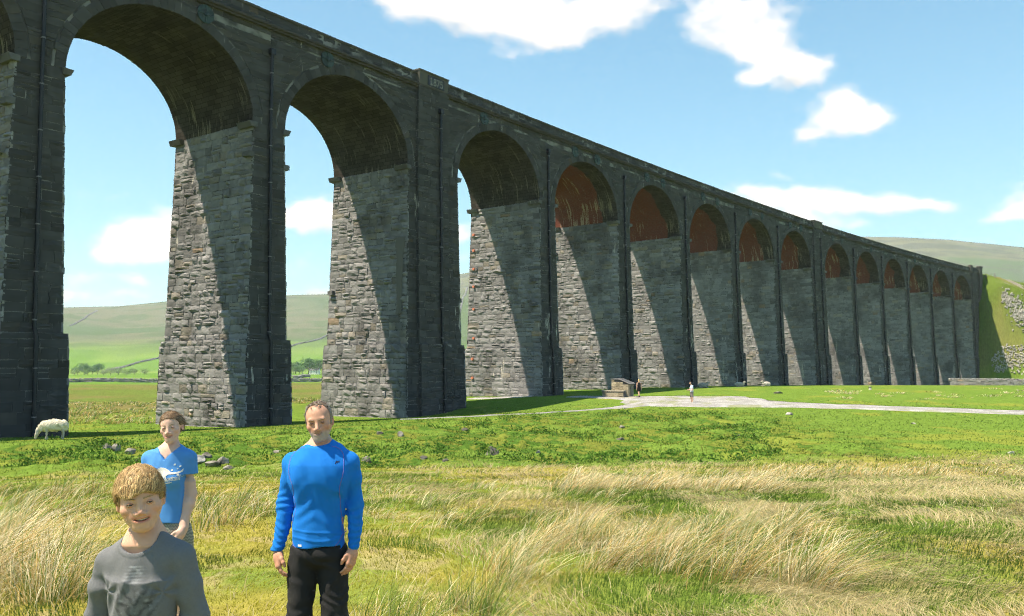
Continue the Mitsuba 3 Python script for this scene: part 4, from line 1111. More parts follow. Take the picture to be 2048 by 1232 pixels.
class Head:
    """Head-local metres: x to the picture's right, face towards -y, z up, eyes at z = 0."""
    def __init__(s, centre, R, k=1.0, young=False, female=False, smile=.5, open_=.004, squint=.0035, thick=1.0, short=1.0, wide=0.0):
        s.c, s.R, s.k, s.young, s.female, s.smile, s.open, s.squint, s.thick = np.asarray(centre, float), R, k, young, female, smile, open_, squint, thick
        s.mx = .0245 + .004 * smile + wide; s.short = short
    def loc(s, p):
        q = ((p - s.c) @ s.R) / s.k
        q[:, 2] = np.where(q[:, 2] < 0, q[:, 2] / s.short, q[:, 2]); return q
    def out(s, q):
        q = np.array(q, float); q[..., 2] = np.where(q[..., 2] < 0, q[..., 2] * s.short, q[..., 2])
        return (q * s.k) @ s.R.T + s.c
    def moved(s, P):
        import copy
        h = copy.copy(s); h.c, h.R = P(s.c[None])[0], P.R @ s.R; return h
    def mouth(s, x):
        return -.0665 + s.smile * .011 * (x / s.mx) ** 2
    def skull(s, q):
        y = .9 if s.young else 1.0
        d = ell(q, (0, .012, .038), (.0715, .094, .078))
        d = smin(d, ell(q, (0, -.018, -.028), (.0570 * s.thick, .066, .080)), .05)
        for g in (-1, 1):
            d = smin(d, rc(q, (g * .051 * s.thick, .012, -.040), (g * .018, -.060, -.101 * (.97 if s.young else 1)), .014 if s.female or s.young else .017, .015), .035)
            d = smin(d, ell(q, (g * .042, -.050, -.026), (.021, .021, .019)), .03)          # cheek
        d = smin(d, ell(q, (0, -.070, -.101), (.021, .017, .017)), .025)                       # chin
        d = smin(d, ell(q, (0, -.066, -.066), (.032, .022, .026)), .025)                       # muzzle
        return d
    def sdf(s, p, eyes=True):
        q = s.loc(p)
        d = s.skull(q)
        if not (s.young or s.female):
            d = smin(d, rc(q, (-.038, -.0775, .0205), (.038, -.0775, .0205), .0095, .0095), .014)
        for g in (-1, 1):
            d = smax(d, -ell(q, (g * .0315, -.0945, .0), (.021, .0205, .0130)), .012)        # socket
        nb, nt = (0, -.081, .010), (0, -.1085 if not (s.young or s.female) else -.1000, -.036 if not (s.young or s.female) else -.034)
        d = smin(d, rc(q, nb, nt, .0075 if not s.female else .0062, .0120 if not (s.young or s.female) else .0098), .014)               # nose
        for g in (-1, 1):
            d = smin(d, ell(q, (g * .0128, -.0915, -.0405), (.0085, .0105, .0075)), .008)
            d = smax(d, -ell(q, (g * .0065, -.0965, -.0475), (.0032, .005, .004)), .003)
            e = np.array([g * .0315, -.0725, .0])
            d = smin(d, ell(q, e, (.0150, .0118, .0118)), .008)
            ear = ell(q, (g * .0755, .018, -.006), (.0085, .0185, .031))
            ear = smax(ear, -ell(q, (g * .0815, .012, -.004), (.007, .011, .021)), .006)
            d = smin(d, ear, .010)
            d = smin(d, rc(q, (g * .021, -.079, -.036), (g * (s.mx + .010), -.062, -.062), .003, .004), .018)  # fold beside the mouth
        xs = np.linspace(-s.mx, s.mx, 9)
        yy = lambda x: -.0855 + 13.5 * x * x
        up = chain(q, [(x, yy(x) - .001, s.mouth(x) + s.open * (1 - (x / s.mx) ** 2) + .0048) for x in xs], [.0035 + .0022 * (1 - (x / s.mx) ** 2) for x in xs], .004)
        lw = chain(q, [(x, yy(x) + .0005, s.mouth(x) - s.open * 1.0 * (1 - (x / s.mx) ** 2) - .0052) for x in xs], [.0035 + .0034 * (1 - (x / s.mx) ** 2) for x in xs], .004)
        d = smin(d, smin(up, lw, .003), .008)
        xi = np.clip(q[:, 0], -s.mx, s.mx); w = 1 - (xi / s.mx) ** 2
        gap = np.maximum.reduce([np.abs(q[:, 2] - s.mouth(xi)) - s.open * w, np.abs(q[:, 0]) - s.mx * .86, q[:, 1] + .066])
        d = smax(d, -gap, .0025)
        return d * s.k
    def colour(s, p, skin, beard=0.0, flush=1.0):
        q = s.loc(p); c = np.tile(np.array(skin)[None], (len(p), 1))
        def dab(m, col, a):
            nonlocal c
            c = c * (1 - (m * a)[:, None]) + np.array(col)[None] * (m * a)[:, None]
        g = lambda ctr, r: np.exp(-((q - np.array(ctr)) ** 2 / np.array(r) ** 2).sum(1))
        red = np.array(skin) * [1.02, .66, .62]
        face = (np.abs(q[:, 2]) < .14) & (q[:, 1] < .06)
        for k in (-1, 1):
            dab(g((k * .042, -.06, -.035), (.022, .03, .02)) * face, red, .55 * flush)
            dab(g((k * .079, .018, -.006), (.014, .03, .04)) * face, red, .6)
        dab(g((0, -.105, -.036), (.014, .018, .012)), red, .5 * flush)
        xi = np.clip(q[:, 0], -s.mx, s.mx)
        lip = np.exp(-((np.abs(q[:, 2] - s.mouth(xi)) / (.0095 + s.open * .6)) ** 4)) * np.exp(-(np.abs(q[:, 0]) / (s.mx + .001)) ** 8) * (q[:, 1] < -.066)
        dab(lip, np.array(skin) * [.86, .45, .43], .75)
        inner = (np.abs(q[:, 2] - s.mouth(xi)) < s.open * .8) & (np.abs(q[:, 0]) < s.mx * .8) & (q[:, 1] > -.078) & (q[:, 1] < -.05)
        dab(inner.astype(float), (.10, .03, .028), .9)
        for k in (-1, 1): dab(g((k * .0315, -.08, .0), (.017, .02, .0045)), np.array(skin) * [.55, .42, .40], .55)
        if beard:
            m = np.clip((-.046 - q[:, 2]) / .018, 0, 1) * (q[:, 1] < .03) * np.clip((q[:, 2] + .125) / .02, 0, 1) * np.clip(1.3 - g((0, -.09, -.066), (.018, .03, .010)) * 1.4, 0, 1)
            n = meshkit.fbm(q * 260, 2, 3)
            dab(m * np.clip(.4 + n, 0, 1), (.34, .31, .29), beard)
        return np.clip(c * (1 + (meshkit.fbm(q * 60, 3, 5) - .5)[:, None] * .14), 0, 1)

def eyeballs(key, H, gaze, iris, skin, up=11, low=-9, lash=(.05, .035, .025)):
    """Eyeballs with lids laid over them; up and low: how far (degrees) the lids are open in the middle."""
    for g in (-1, 1):
        b = trimesh.creation.icosphere(subdivisions=4); v = np.array(b.vertices)
        e = np.array([g * .0315, -.0725, 0])
        gz_ = np.array(gaze, float); gz_ /= np.linalg.norm(gz_)
        a = np.degrees(np.arccos(np.clip(v @ gz_, -1, 1)))
        c = np.where((a < 11)[:, None], [[.004, .004, .004]], np.where((a < 30)[:, None], [list(iris)], [[.42, .39, .36]]))
        put(f'{key}__eye', (H.out(v * .0121 + e), np.array(b.faces)), 'eye_gloss', True, color=c)
        az = np.radians(np.linspace(-74, 74, 21))
        for mid, end in ((up, 82), (low, -78)):
            w = 1 - (az / az[-1]) ** 2
            edge = np.radians(-1.5 + (mid + 1.5) * w)
            t = np.linspace(0, 1, 8)[None]
            el = edge[:, None] * (1 - t) + np.radians(end) * t
            r = .0131 + .0006 * np.sin(np.pi * np.clip(t * 2.5, 0, 1))
            V = np.stack([np.sin(az)[:, None] * np.cos(el) * r * 1.02, -np.cos(az)[:, None] * np.cos(el) * r, np.sin(el) * r], -1).reshape(-1, 3) + e
            col = np.tile(np.array(skin)[None] * [.86, .72, .68], (len(V), 1))
            put(f'{key}__eyelid', (H.out(V), grid_faces(21, 8)), 'skin_lid', True, color=col)
            if mid > 0:
                L = np.stack([np.sin(az) * np.cos(edge) * .0134, -np.cos(az) * np.cos(edge) * .0136, np.sin(edge) * .0134], -1) + e
                vv, ff = tube(L, .0010, 5); put(f'{key}__eyelash', (H.out(vv), ff), 'hair', True, color=np.tile(np.array(lash)[None], (len(vv), 1)))
scene['skin_lid'] = {'type': 'twosided', 'bsdf': {'type': 'principled', 'base_color': VC, 'roughness': .55, 'specular': .28}}
scene['eye_gloss'] = {'type': 'principled', 'base_color': VC, 'roughness': .12, 'specular': .5}
scene['skin'] = {'type': 'principled', 'base_color': VC, 'roughness': .55, 'specular': .28}
scene['cloth'] = {'type': 'principled', 'base_color': VC, 'roughness': .85, 'specular': .15, 'sheen': .25}
scene['hair'] = {'type': 'twosided', 'bsdf': {'type': 'principled', 'base_color': VC, 'roughness': .55, 'specular': .22}}

def brows(key, H, col, n, seed, arch=.004, thick=.0034, z=.0185):
    R = np.random.default_rng(seed)
    for g in (-1, 1):
        vs, fs, k0 = [], [], 0
        x = np.linspace(.013, .048, 12)
        t = (x - .013) / .035
        pts = np.stack([g * x, -.0835 + 9.5 * x * x, z + arch * np.sin(t * 2.4)], -1)
        # settle on the face
        for _ in range(8):
            q = H.out(pts); d = H.sdf(q) / H.k; pts[:, 1] -= d * .8 * -1 if False else 0; pts[:, 1] -= -d * .9 * -1 if False else 0; pts[:, 1] += d * .9
        pts[:, 1] -= .0006
        v, f = tube(pts, thick * np.interp(t, [0, .25, .8, 1], [.7, 1, .75, .2]), 6)
        v = v + R.normal(0, .0005, v.shape)
        put(f'{key}__eyebrow', (H.out(v), f), 'hair', True, color=np.tile(np.array(col)[None], (len(v), 1)) * R.uniform(.7, 1.3, (len(v), 1)))

def teeth(key, H):
    xs = np.linspace(-H.mx * .86, H.mx * .86, 15)
    pts = np.array([(x, -.0775 + 13.5 * x * x, H.mouth(x) + H.open * .55) for x in xs])
    v, f = tube(pts, .0052, 8)
    put(f'{key}__teeth', (H.out(v), f), 'tooth', True)
matte('tooth', (.66, .62, .55), .35, .4)

def hand(p, wrist, down, side, front, k=1.0, curl=.5):
    """A relaxed hand from the wrist along 'down'; side points to the thumb; front is the way the palm faces."""
    wrist, d, s, f = (np.asarray(a, float) for a in (wrist, down, side, front))
    d = d / np.linalg.norm(d); s = s - (s @ d) * d; s /= np.linalg.norm(s); f = np.cross(d, s) * np.sign(np.cross(d, s) @ f)
    P = lambda a, b, c: wrist + k * (a * d + b * s + c * f)
    D = smin(rc(p, P(-.015, 0, 0), P(.03, .004, 0), .024 * k, .026 * k), ell(p, P(.052, 0, 0), (.040 * k,) * 3) + .012 * k, .02)
    D = smin(rc(p, P(.025, .020, .002), P(.078, .026, 0), .016 * k, .0135 * k), rc(p, P(.025, -.018, .002), P(.072, -.026, 0), .016 * k, .0125 * k), .03)
    D = smin(D, rc(p, P(.02, .0, .002), P(.078, .0, 0), .019 * k, .0145 * k), .03)
    D = smin(D, rc(p, P(-.02, 0, 0), P(.03, 0, 0), .0245 * k, .024 * k), .02)
    for b, L, r in ((.0275, .072, .0088), (.0093, .082, .0092), (-.0088, .076, .0088), (-.0265, .060, .0078)):
        a0 = .078 - abs(b) * .12; pts = [P(a0, b, 0)]; ang = .15 + curl * .35
        for seg in (.46, .30, .24):
            pts.append(pts[-1] + k * L * seg * (math.cos(ang) * d + math.sin(ang) * f + b * .8 * s)); ang += curl * .75
        D = smin(D, chain(p, pts, [r * k, r * .95 * k, r * .86 * k, r * .72 * k], .004), .006)
    th = [P(.012, .022, .006), P(.040, .043, .014), P(.064, .050, .022), P(.084, .046, .030)]
    return smin(D, chain(p, th, [.0145 * k, .0115 * k, .0105 * k, .0085 * k], .006), .012)

def seam(key, f, pts, r, mat, start, n=26, inward=np.array([0, 1.0, 0])):
    """A raised seam along the outside of a garment: pts are (x, z) seen from the front, dropped onto the cloth."""
    P = np.array(pts, float); t = np.linspace(0, 1, len(P)); u = np.linspace(0, 1, n)
    from scipy.interpolate import PchipInterpolator
    q = PchipInterpolator(t, P)(u); q = np.stack([q[:, 0], np.full(n, start), q[:, 1]], -1)
    q = drop(f, q)
    q = q[q[:, 1] < .09]
    return tube(q + [0, -r * .2, 0], r, 5)
def drop(f, q, steps=60):
    q = q.copy()
    for _ in range(steps):
        d = f(q); q[:, 1] += np.clip(d, -.02, .05) * .8
    return q

class Place:
    """Where a figure stands: local x to the right, y away from the camera, z up from the ground."""
    def __init__(s, u, d, z=None, yaw=0, k=1.0):
        s.k = k; q = ray(u, 700) * d; s.o = np.array([q[0], d, float(gi(q[0], d)) if z is None else z]); s.R = rot(yaw)
    def __call__(s, v): return np.asarray(v) * s.k @ s.R.T + s.o
def add(key, P, vf, mat, smooth=True, color=None, **kw):
    v, f = vf
    c = np.tile(np.array(color)[None], (len(v), 1)) if color is not None and np.ndim(color) == 1 else color
    return put(key, (P(v), f), mat, smooth, color=c, **kw)

def strands(R, roots, dirs, length, width, col, gravity=.5, seg=4, lift=.0):
    """Locks of hair as thin ribbons that leave the roots along dirs and fall."""
    N = len(roots); t = np.linspace(0, 1, seg + 1)
    dirs = dirs / np.linalg.norm(dirs, axis=1, keepdims=True)
    C = roots[:, None] + dirs[:, None] * (length[:, None] * t[None])[..., None] + np.array([0, 0, -1.0]) * (gravity * length[:, None] * t[None] ** 2)[..., None]
    return C, t
def ribbons(C, w, col, R, normal):
    N, m = C.shape[:2]; t = np.linspace(0, 1, m)
    T_ = np.gradient(C, axis=1); T_ /= np.linalg.norm(T_, axis=2, keepdims=True) + 1e-9
    S = np.cross(T_, normal); S /= np.linalg.norm(S, axis=2, keepdims=True) + 1e-9
    ww = (w[:, None] * (1 - .8 * t[None] ** 2))[..., None]
    V = np.stack([C - S * ww, C + S * ww], 2).reshape(N, 2 * m, 3)
    f = []
    for k in range(m - 1): f += [[2 * k, 2 * k + 1, 2 * k + 3], [2 * k, 2 * k + 3, 2 * k + 2]]
    Fc = (np.array(f)[None] + (np.arange(N) * 2 * m)[:, None, None]).reshape(-1, 3)
    return V.reshape(-1, 3), Fc, np.repeat(col, 2 * m, 0)
def combed(H, R, n, crown, flow, length, width, cols, off=.008, ok=None, seg=6, jitter=.15, stop=None):
    """Hair combed over the head: locks start on the skull and run along the flow field, held just off the skull."""
    v = R.normal(0, 1, (n * 3, 3)); v /= np.linalg.norm(v, axis=1, keepdims=True)
    q = v * [.080, .10, .085] + [0, .012, .038]
    q = q[ok(q)][:n]; N = len(q)
    L = length(q) * R.uniform(.7, 1.2, N)
    jit = R.normal(0, jitter * .35, (N, 3)) + np.stack([fold(q, 26, jitter * 1.6, 70 + a_) for a_ in range(3)], -1); hov = off * R.uniform(.25, 1.2, N)
    def comb(L, hover=True):
        C = [q]; cur = q.copy(); alive = np.ones(N)
        for k in range(seg):
            d = flow(cur) + jit; d /= np.linalg.norm(d, axis=1, keepdims=True)
            cur = cur + d * (L / seg)[:, None]
            if hover:
                s0 = H.skull(cur); e = 1e-3
                g = np.stack([H.skull(cur + np.eye(3)[a] * e) - s0 for a in range(3)], -1) / e
                g /= np.linalg.norm(g, axis=1, keepdims=True) + 1e-9
                t_ = (k + 1) / seg; lift = hov * np.sin(np.pi * min(.15 + t_ * .75, 1)) 
                cur = cur + g * np.clip(lift - s0, -.004, .05)[:, None]
            if stop is not None: alive = alive + (~stop(cur)) * (alive == k + 1)
            C.append(cur.copy())
        return C, alive
    if stop is not None:
        _, alive = comb(L); L = L * np.clip(alive / (seg + 1) * R.uniform(.85, 1.12, N), .15, 1)
    C, _ = comb(L)
    C = np.stack(C, 1)
    s0 = H.skull(C.reshape(-1, 3)); g = np.stack([H.skull(C.reshape(-1, 3) + np.eye(3)[a] * 1e-3) - s0 for a in range(3)], -1)
    g = (g / (np.linalg.norm(g, axis=1, keepdims=True) + 1e-9)).reshape(C.shape)
    col = np.array(cols)[R.integers(0, len(cols), N)] * R.uniform(.55, 1.35, (N, 1))
    V, f, c = ribbons(C, np.full(N, width) * R.uniform(.6, 1.4, N), col, R, g)
    return H.out(V), f, c

def limbs_and_torso(p, J, r=1.0, arms=True):
    d = ell(p, J['chest'], J['chest_r']); d = smin(d, ell(p, J['belly'], J['belly_r']), .08); d = smin(d, ell(p, J['hips'], J['hips_r']), .08)
    for g in 'lr':
        d = smin(d, rc(p, J['neck'], J['sh' + g], J['neck_w'], J['arm_r'][0] * .92), .06)
    d = smin(d, rc(p, J['neck'], J['head'], J['neck_w'], J['neck_w'] * .93), .03)
    for g in 'lr':
        d = smin(d, chain(p, [J['hip' + g], J['knee' + g], J['ankle' + g]], J['leg_r'], .03), .05)
        d = smin(d, rc(p, J['ankle' + g] + np.array([0, .03, -.02]), J['ankle' + g] + np.array([0, -.14, -.045]), .036, .030), .03)
        if arms: d = smin(d, arm(p, J, g), .05)
    return d
def arm(p, J, g):
    s, e, w = (np.array(J[a + g]) for a in ('sh', 'el', 'wr'))
    m = s + (e - s) * .35; n = e + (w - e) * .3
    return chain(p, [s, m, e, n, w], J['arm_r'], .03)

# ------------------------------------------------------------------ the man
def man():
    P = Place(645, 5.0, yaw=-2); k = 341.6; zf = P.o[2]
    X = lambda u: (u - 645) / k
    Z = lambda v: (738.3 - v) / k - zf
    A = np.array
    J = dict(chest=A([0, .01, Z(945)]), chest_r=(.150, .108, .20), belly=A([0, .005, Z(1035)]), belly_r=(.150, .104, .19), hips=A([0, .01, Z(1105)]), hips_r=(.165, .112, .13),
             neck=A([X(643), .032, Z(897)]), neck_w=.052, head=A([X(641), .030, Z(862)]), shl=A([X(586), .02, Z(926)]), shr=A([X(702), .02, Z(922)]),
             ell=A([X(574), .045, Z(1008)]), elr=A([X(712), .05, Z(1004)]), wrl=A([X(564), -.01, Z(1090)]), wrr=A([X(714), -.015, Z(1084)]), arm_r=[.052, .047, .040, .040, .028],
             hipl=A([X(615), .01, Z(1120)]), hipr=A([X(673), .01, Z(1120)]), kneel=A([X(606), -.01, .50]), kneer=A([X(676), -.005, .50]), anklel=A([X(602), .03, .09]), ankler=A([X(676), .03, .09]), leg_r=[.074, .058, .045])
    H = Head([X(641), -.005, Z(842)], rot(6, 3, -8), 0.985, smile=.75, open_=.0030, squint=.0015, thick=.93, short=.94)
    SK = (.50, .285, .205)
    def hands(p):
        return smin(hand(p, J['wrl'] + A([.002, -.004, -.02]), A([.12, -.25, -1]), A([.45, -1, 0]), A([1, .45, 0]), .98, .55), hand(p, J['wrr'] + A([-.002, -.004, -.02]), A([-.12, -.28, -1]), A([-.45, -1, 0]), A([-1, .45, 0]), .98, .45), .005)
    def body(p):
        d = limbs_and_torso(p, J) + .016 * np.clip((Z(893) - p[:, 2]) / .02, 0, 1) + .034 * np.clip((Z(1050) - p[:, 2]) / .05, 0, 1) * np.clip((.155 - np.abs(p[:, 0] - X(643))) / .02, 0, 1)
        d = near(d, p, H.c, .24, H.sdf, .012)
        return near(d, p, np.array([0, 0, Z(1110)]), .36, lambda p: hands(p) + .02 * (np.abs(p[:, 0]) < .13), .012)
    v, f = skin_of(body, (-.36, -.26, -.02), (.34, .20, 1.92), .0037)
    q = H.loc(v); nr = np.linalg.norm(q, axis=1) < .2
    c = np.tile(A(SK)[None], (len(v), 1)) * (1 + (meshkit.fbm(v * 40, 3, 8) - .5)[:, None] * .16); c[nr] = H.colour(v[nr], SK, .85, 1.1)
    hd = v[:, 2] < Z(1080); c[hd & ~nr] *= [1.0, .92, .88]
    key = add('person', P, (v, f), 'skin', color=c, label='man in a bright blue long sleeved top and black trousers, arms at his sides', category='person')
    # top
    w = lambda z: np.interp(z, [Z(1090), Z(1040), Z(975), Z(930)], [.0, .0, 0, 0])
    def torso(p):
        d = ell(p, J['chest'] + A([0, 0, .0]), (.152, .108, .20))
        col = np.linalg.norm((p[:, :2] - [X(643), .005]) / A([.148, .114]), axis=1)
        wz = np.interp(p[:, 2], [Z(1095), Z(1050), Z(1010), Z(960), Z(925), Z(895)], [1.00, .965, .955, 1.05, .98, .55])
        cyl = (col - wz) * .118
        cyl = np.maximum(cyl, np.maximum(p[:, 2] - Z(900), Z(1100) - p[:, 2]))
        d = smin(d, cyl, .05)
        for g in (-1, 1): d = smin(d, ell(p, (g * .070 + X(644), -.040, Z(945)), (.080, .060, .080)), .09)     # chest
        for g in 'lr': d = smin(d, rc(p, J['neck'] + A([0, .01, -.005]), J['sh' + g] + A([0, 0, -.004]), .051, .049), .05)
        return d
    def top(p):
        d = torso(p)
        for g in 'lr':
            s, e, wv = (J[a + g] for a in ('sh', 'el', 'wr')); m = s + (e - s) * .4
            t = chain(p, [s, m, e, wv + (wv - e) * .02], [.052, .048, .043, .034], .03)
            el = np.exp(-((p[:, 2] - e[2]) / .09) ** 2)
            t = t + np.sin((p[:, 2] - .5 * p[:, 0]) * 105 + fold(p, 5, 6, 4)) * .0030 * el + np.sin(p[:, 2] * 170 + fold(p, 7, 5, 9)) * .0022 * np.clip((e[2] - p[:, 2]) / .12, 0, 1)
            d = smin(d, t, .018)
        fo = fold(p, 6, .0065, 3, 1.3, 1, .55) + fold(p, 14, .0028, 5, 1.6, 1, .5)
        crease = -.0035 * np.exp(-((p[:, 2] - Z(1068) - .10 * np.abs(p[:, 0] - X(644)) - fold(p, 3, .012, 51)) / .008) ** 2) - .003 * np.exp(-((p[:, 2] - Z(1052) + .12 * (p[:, 0] - X(644)) - fold(p, 3, .014, 52)) / .007) ** 2)
        pull = crease * (np.abs(p[:, 0] - X(644)) < .14) + np.sin((p[:, 2] + .9 * np.abs(p[:, 0] - X(644))) * 60 + fold(p, 4, 4, 7)) * .0028 * np.exp(-((p[:, 2] - Z(1000)) / .11) ** 2) * (np.abs(p[:, 0]) < .15)
        d = d - .004 + fo + pull
        hem = Z(1082) + (p[:, 0]) * .05 + .004 * np.sin(p[:, 0] * 30)
        arms_ = np.minimum(np.linalg.norm(p[:, :2] - J['wrl'][:2], axis=1), np.linalg.norm(p[:, :2] - J['wrr'][:2], axis=1)) < .075
        d = smax(d, np.where(arms_, Z(1093) - p[:, 2], hem - p[:, 2]), .006)
        nk = np.linalg.norm((p - [X(642), -.005, Z(868)]) / A([.074, .088, .075]), axis=1) - 1
        return smax(d, -nk * .075, .006)
    v, f = skin_of(top, (-.36, -.24, Z(1105)), (.34, .22, Z(868)), .0044)
    c = np.tile(A([.010, .165, .60])[None], (len(v), 1)) * (1 + (meshkit.fbm(v * 30, 3, 2) - .5)[:, None] * .10)
    tk = add(f'{key}__shirt', P, (v, f), 'cloth', color=c)
    sm = []
    for pts in ([(617, 891), (597, 900), (589, 916), (590, 940), (600, 965), (597, 985)], [(597, 985), (602, 1010), (592, 1045), (587, 1075)], [(596, 1074), (603, 1082), (615, 1085)],
                [(670, 889), (686, 896), (695, 912), (697, 935), (692, 962)], [(692, 962), (689, 1000), (691, 1055)], [(692, 1060), (688, 1072), (682, 1080)]):
        sm.append(seam(key, top, [(X(a), Z(b)) for a, b in pts], .0023, None, -.22))
    for s in sm: add(f'{tk}__seam', P, s, 'seam_thread')
    q = drop(top, A([(X(a), -.22, Z(b)) for a, b in [(611, 1076), (619, 1076), (619, 1080), (611, 1080)]])) + [0, -.003, 0]
    add(f'{tk}__label_tag', P, (q, A([[0, 1, 2], [0, 2, 3]])), 'tag_white', False)
    for a in range(3):
        q = drop(top, A([(X(682 + a * 2.2), -.22, Z(921 - a)), (X(683.5 + a * 2.2), -.22, Z(921 - a)), (X(684.5 + a * 2.2), -.22, Z(916)), (X(683 + a * 2.2), -.22, Z(916))])) + [0, -.003, 0]
        add(f'{tk}__badge', P, (q, A([[0, 2, 1], [0, 3, 2]])), 'seam_dark', False)
    # collar ribbing
    a = np.linspace(0, 2 * np.pi, 40)
    # trousers
    def legs(p):
        d = ell(p, (X(643), .01, Z(1098)), (.160, .120, .10))
        for g, sg in (('l', -1), ('r', 1)):
            d = smin(d, chain(p, [J['hip' + g], J['knee' + g] + A([0, 0, .0]), J['ankle' + g] + A([0, -.01, -.03])], [.090, .078, .068], .03), .02)
        d = d + fold(p, 5, .012, 11, 1.2, 1, .7) + np.sin((p[:, 2] * 1.0 + p[:, 0] * .8) * 48 + fold(p, 5, 5, 12)) * .0035
        return smax(d, p[:, 2] - Z(1070), .005)
    v, f = skin_of(legs, (-.30, -.24, .03), (.30, .24, Z(1060)), .0075)
    n = meshkit.fbm(v * 9, 4, 4); mud = np.clip((n - .58) * 6, 0, 1) * np.clip((Z(1120) - v[:, 2]) / .3, 0, 1)
    c = A([.022, .023, .025]) * (1 - mud[:, None] * .5) + A([.10, .095, .085]) * mud[:, None] * .35
    add(f'{key}__trousers', P, (v, f), 'cloth', color=c)
    for g in 'lr':
        b = lambda p, g=g: smin(rc(p, J['ankle' + g] + A([0, .02, .0]), J['ankle' + g] + A([0, .03, -.04]), .055, .05), rc(p, J['ankle' + g] + A([0, .03, -.045]), J['ankle' + g] + A([(-.02 if g == 'l' else .02), -.18, -.05]), .045, .04), .03)
        v, f = skin_of(b, J['ankle' + g] + A([-.14, -.27, -.12]), J['ankle' + g] + A([.14, .14, .1]), .012); add(f'{key}__boot', P, (v, f), 'cloth', color=(.05, .04, .03))
    # hair: short, receding, grey at the sides
    R = np.random.default_rng(3)
    hl = lambda q: (q[:, 2] > .005 + .0 * q[:, 1]) & ~((q[:, 1] < -.005 - .02 * np.cos(q[:, 0] * 60)) & (q[:, 2] < .084 + .02 * (np.abs(q[:, 0]) < .026)) ) & ~((np.abs(q[:, 0]) > .03) & (q[:, 1] < -.028)) | ((q[:, 1] > .03) & (q[:, 2] > -.055)) | ((q[:, 1] > -.018) & (q[:, 2] > -.022) & (q[:, 1] < .03) & (np.abs(q[:, 0]) > .06))
    ok = lambda q: hl(q)
    vs = []
    v, f, c = combed(H, R, 5000, None, lambda q: np.stack([q[:, 0] * 3, -.25 + 0 * q[:, 0] + (q[:, 1] > .02) * .3, -.6 + 9 * (q[:, 2] - .03)], -1), lambda q: np.full(len(q), .020), .0009, [(.12, .09, .065), (.20, .16, .125), (.33, .30, .27), (.09, .065, .05)], .006, ok, 3, .5)
    q = H.loc(v); grey = np.clip((np.abs(q[:, 0]) - .04) / .03, 0, 1)[:, None] * .6; c = c * (1 - grey) + A([.36, .34, .32]) * grey
    def cap(p):
        q = H.loc(p); d = H.skull(q) - .0055 + fold(q, 60, .002, 3)
        m = hl(q); return np.where(m, d, np.maximum(d, .004)) * H.k
    v2, f2 = skin_of(cap, H.c - .15, H.c + .17, .0045)
    q = H.loc(v2); grey = np.clip((np.abs(q[:, 0]) - .045) / .03, 0, 1)[:, None] * .6
    c2 = A([.13, .095, .07]) * (1 - grey) + A([.30, .28, .26]) * grey
    vv, ff = join([(v, f), (v2, f2)])
    add(f'{key}__hair', P, (vv, ff), 'hair', color=np.vstack([c, c2]))
    HH = Head(P(H.c[None])[0], P.R @ H.R, H.k, smile=H.smile, open_=H.open, squint=H.squint, thick=.90)
    eyeballs(key, HH, (.06, -1, -.02), (.06, .08, .10), SK, 7, -7); brows(key, HH, (.20, .15, .11), 0, 1, .002, .0030, .0175); teeth(key, HH)
matte('seam_thread', (.16, .14, .42)); matte('tag_white', (.7, .7, .7)); matte('seam_dark', (.02, .03, .07))
man()

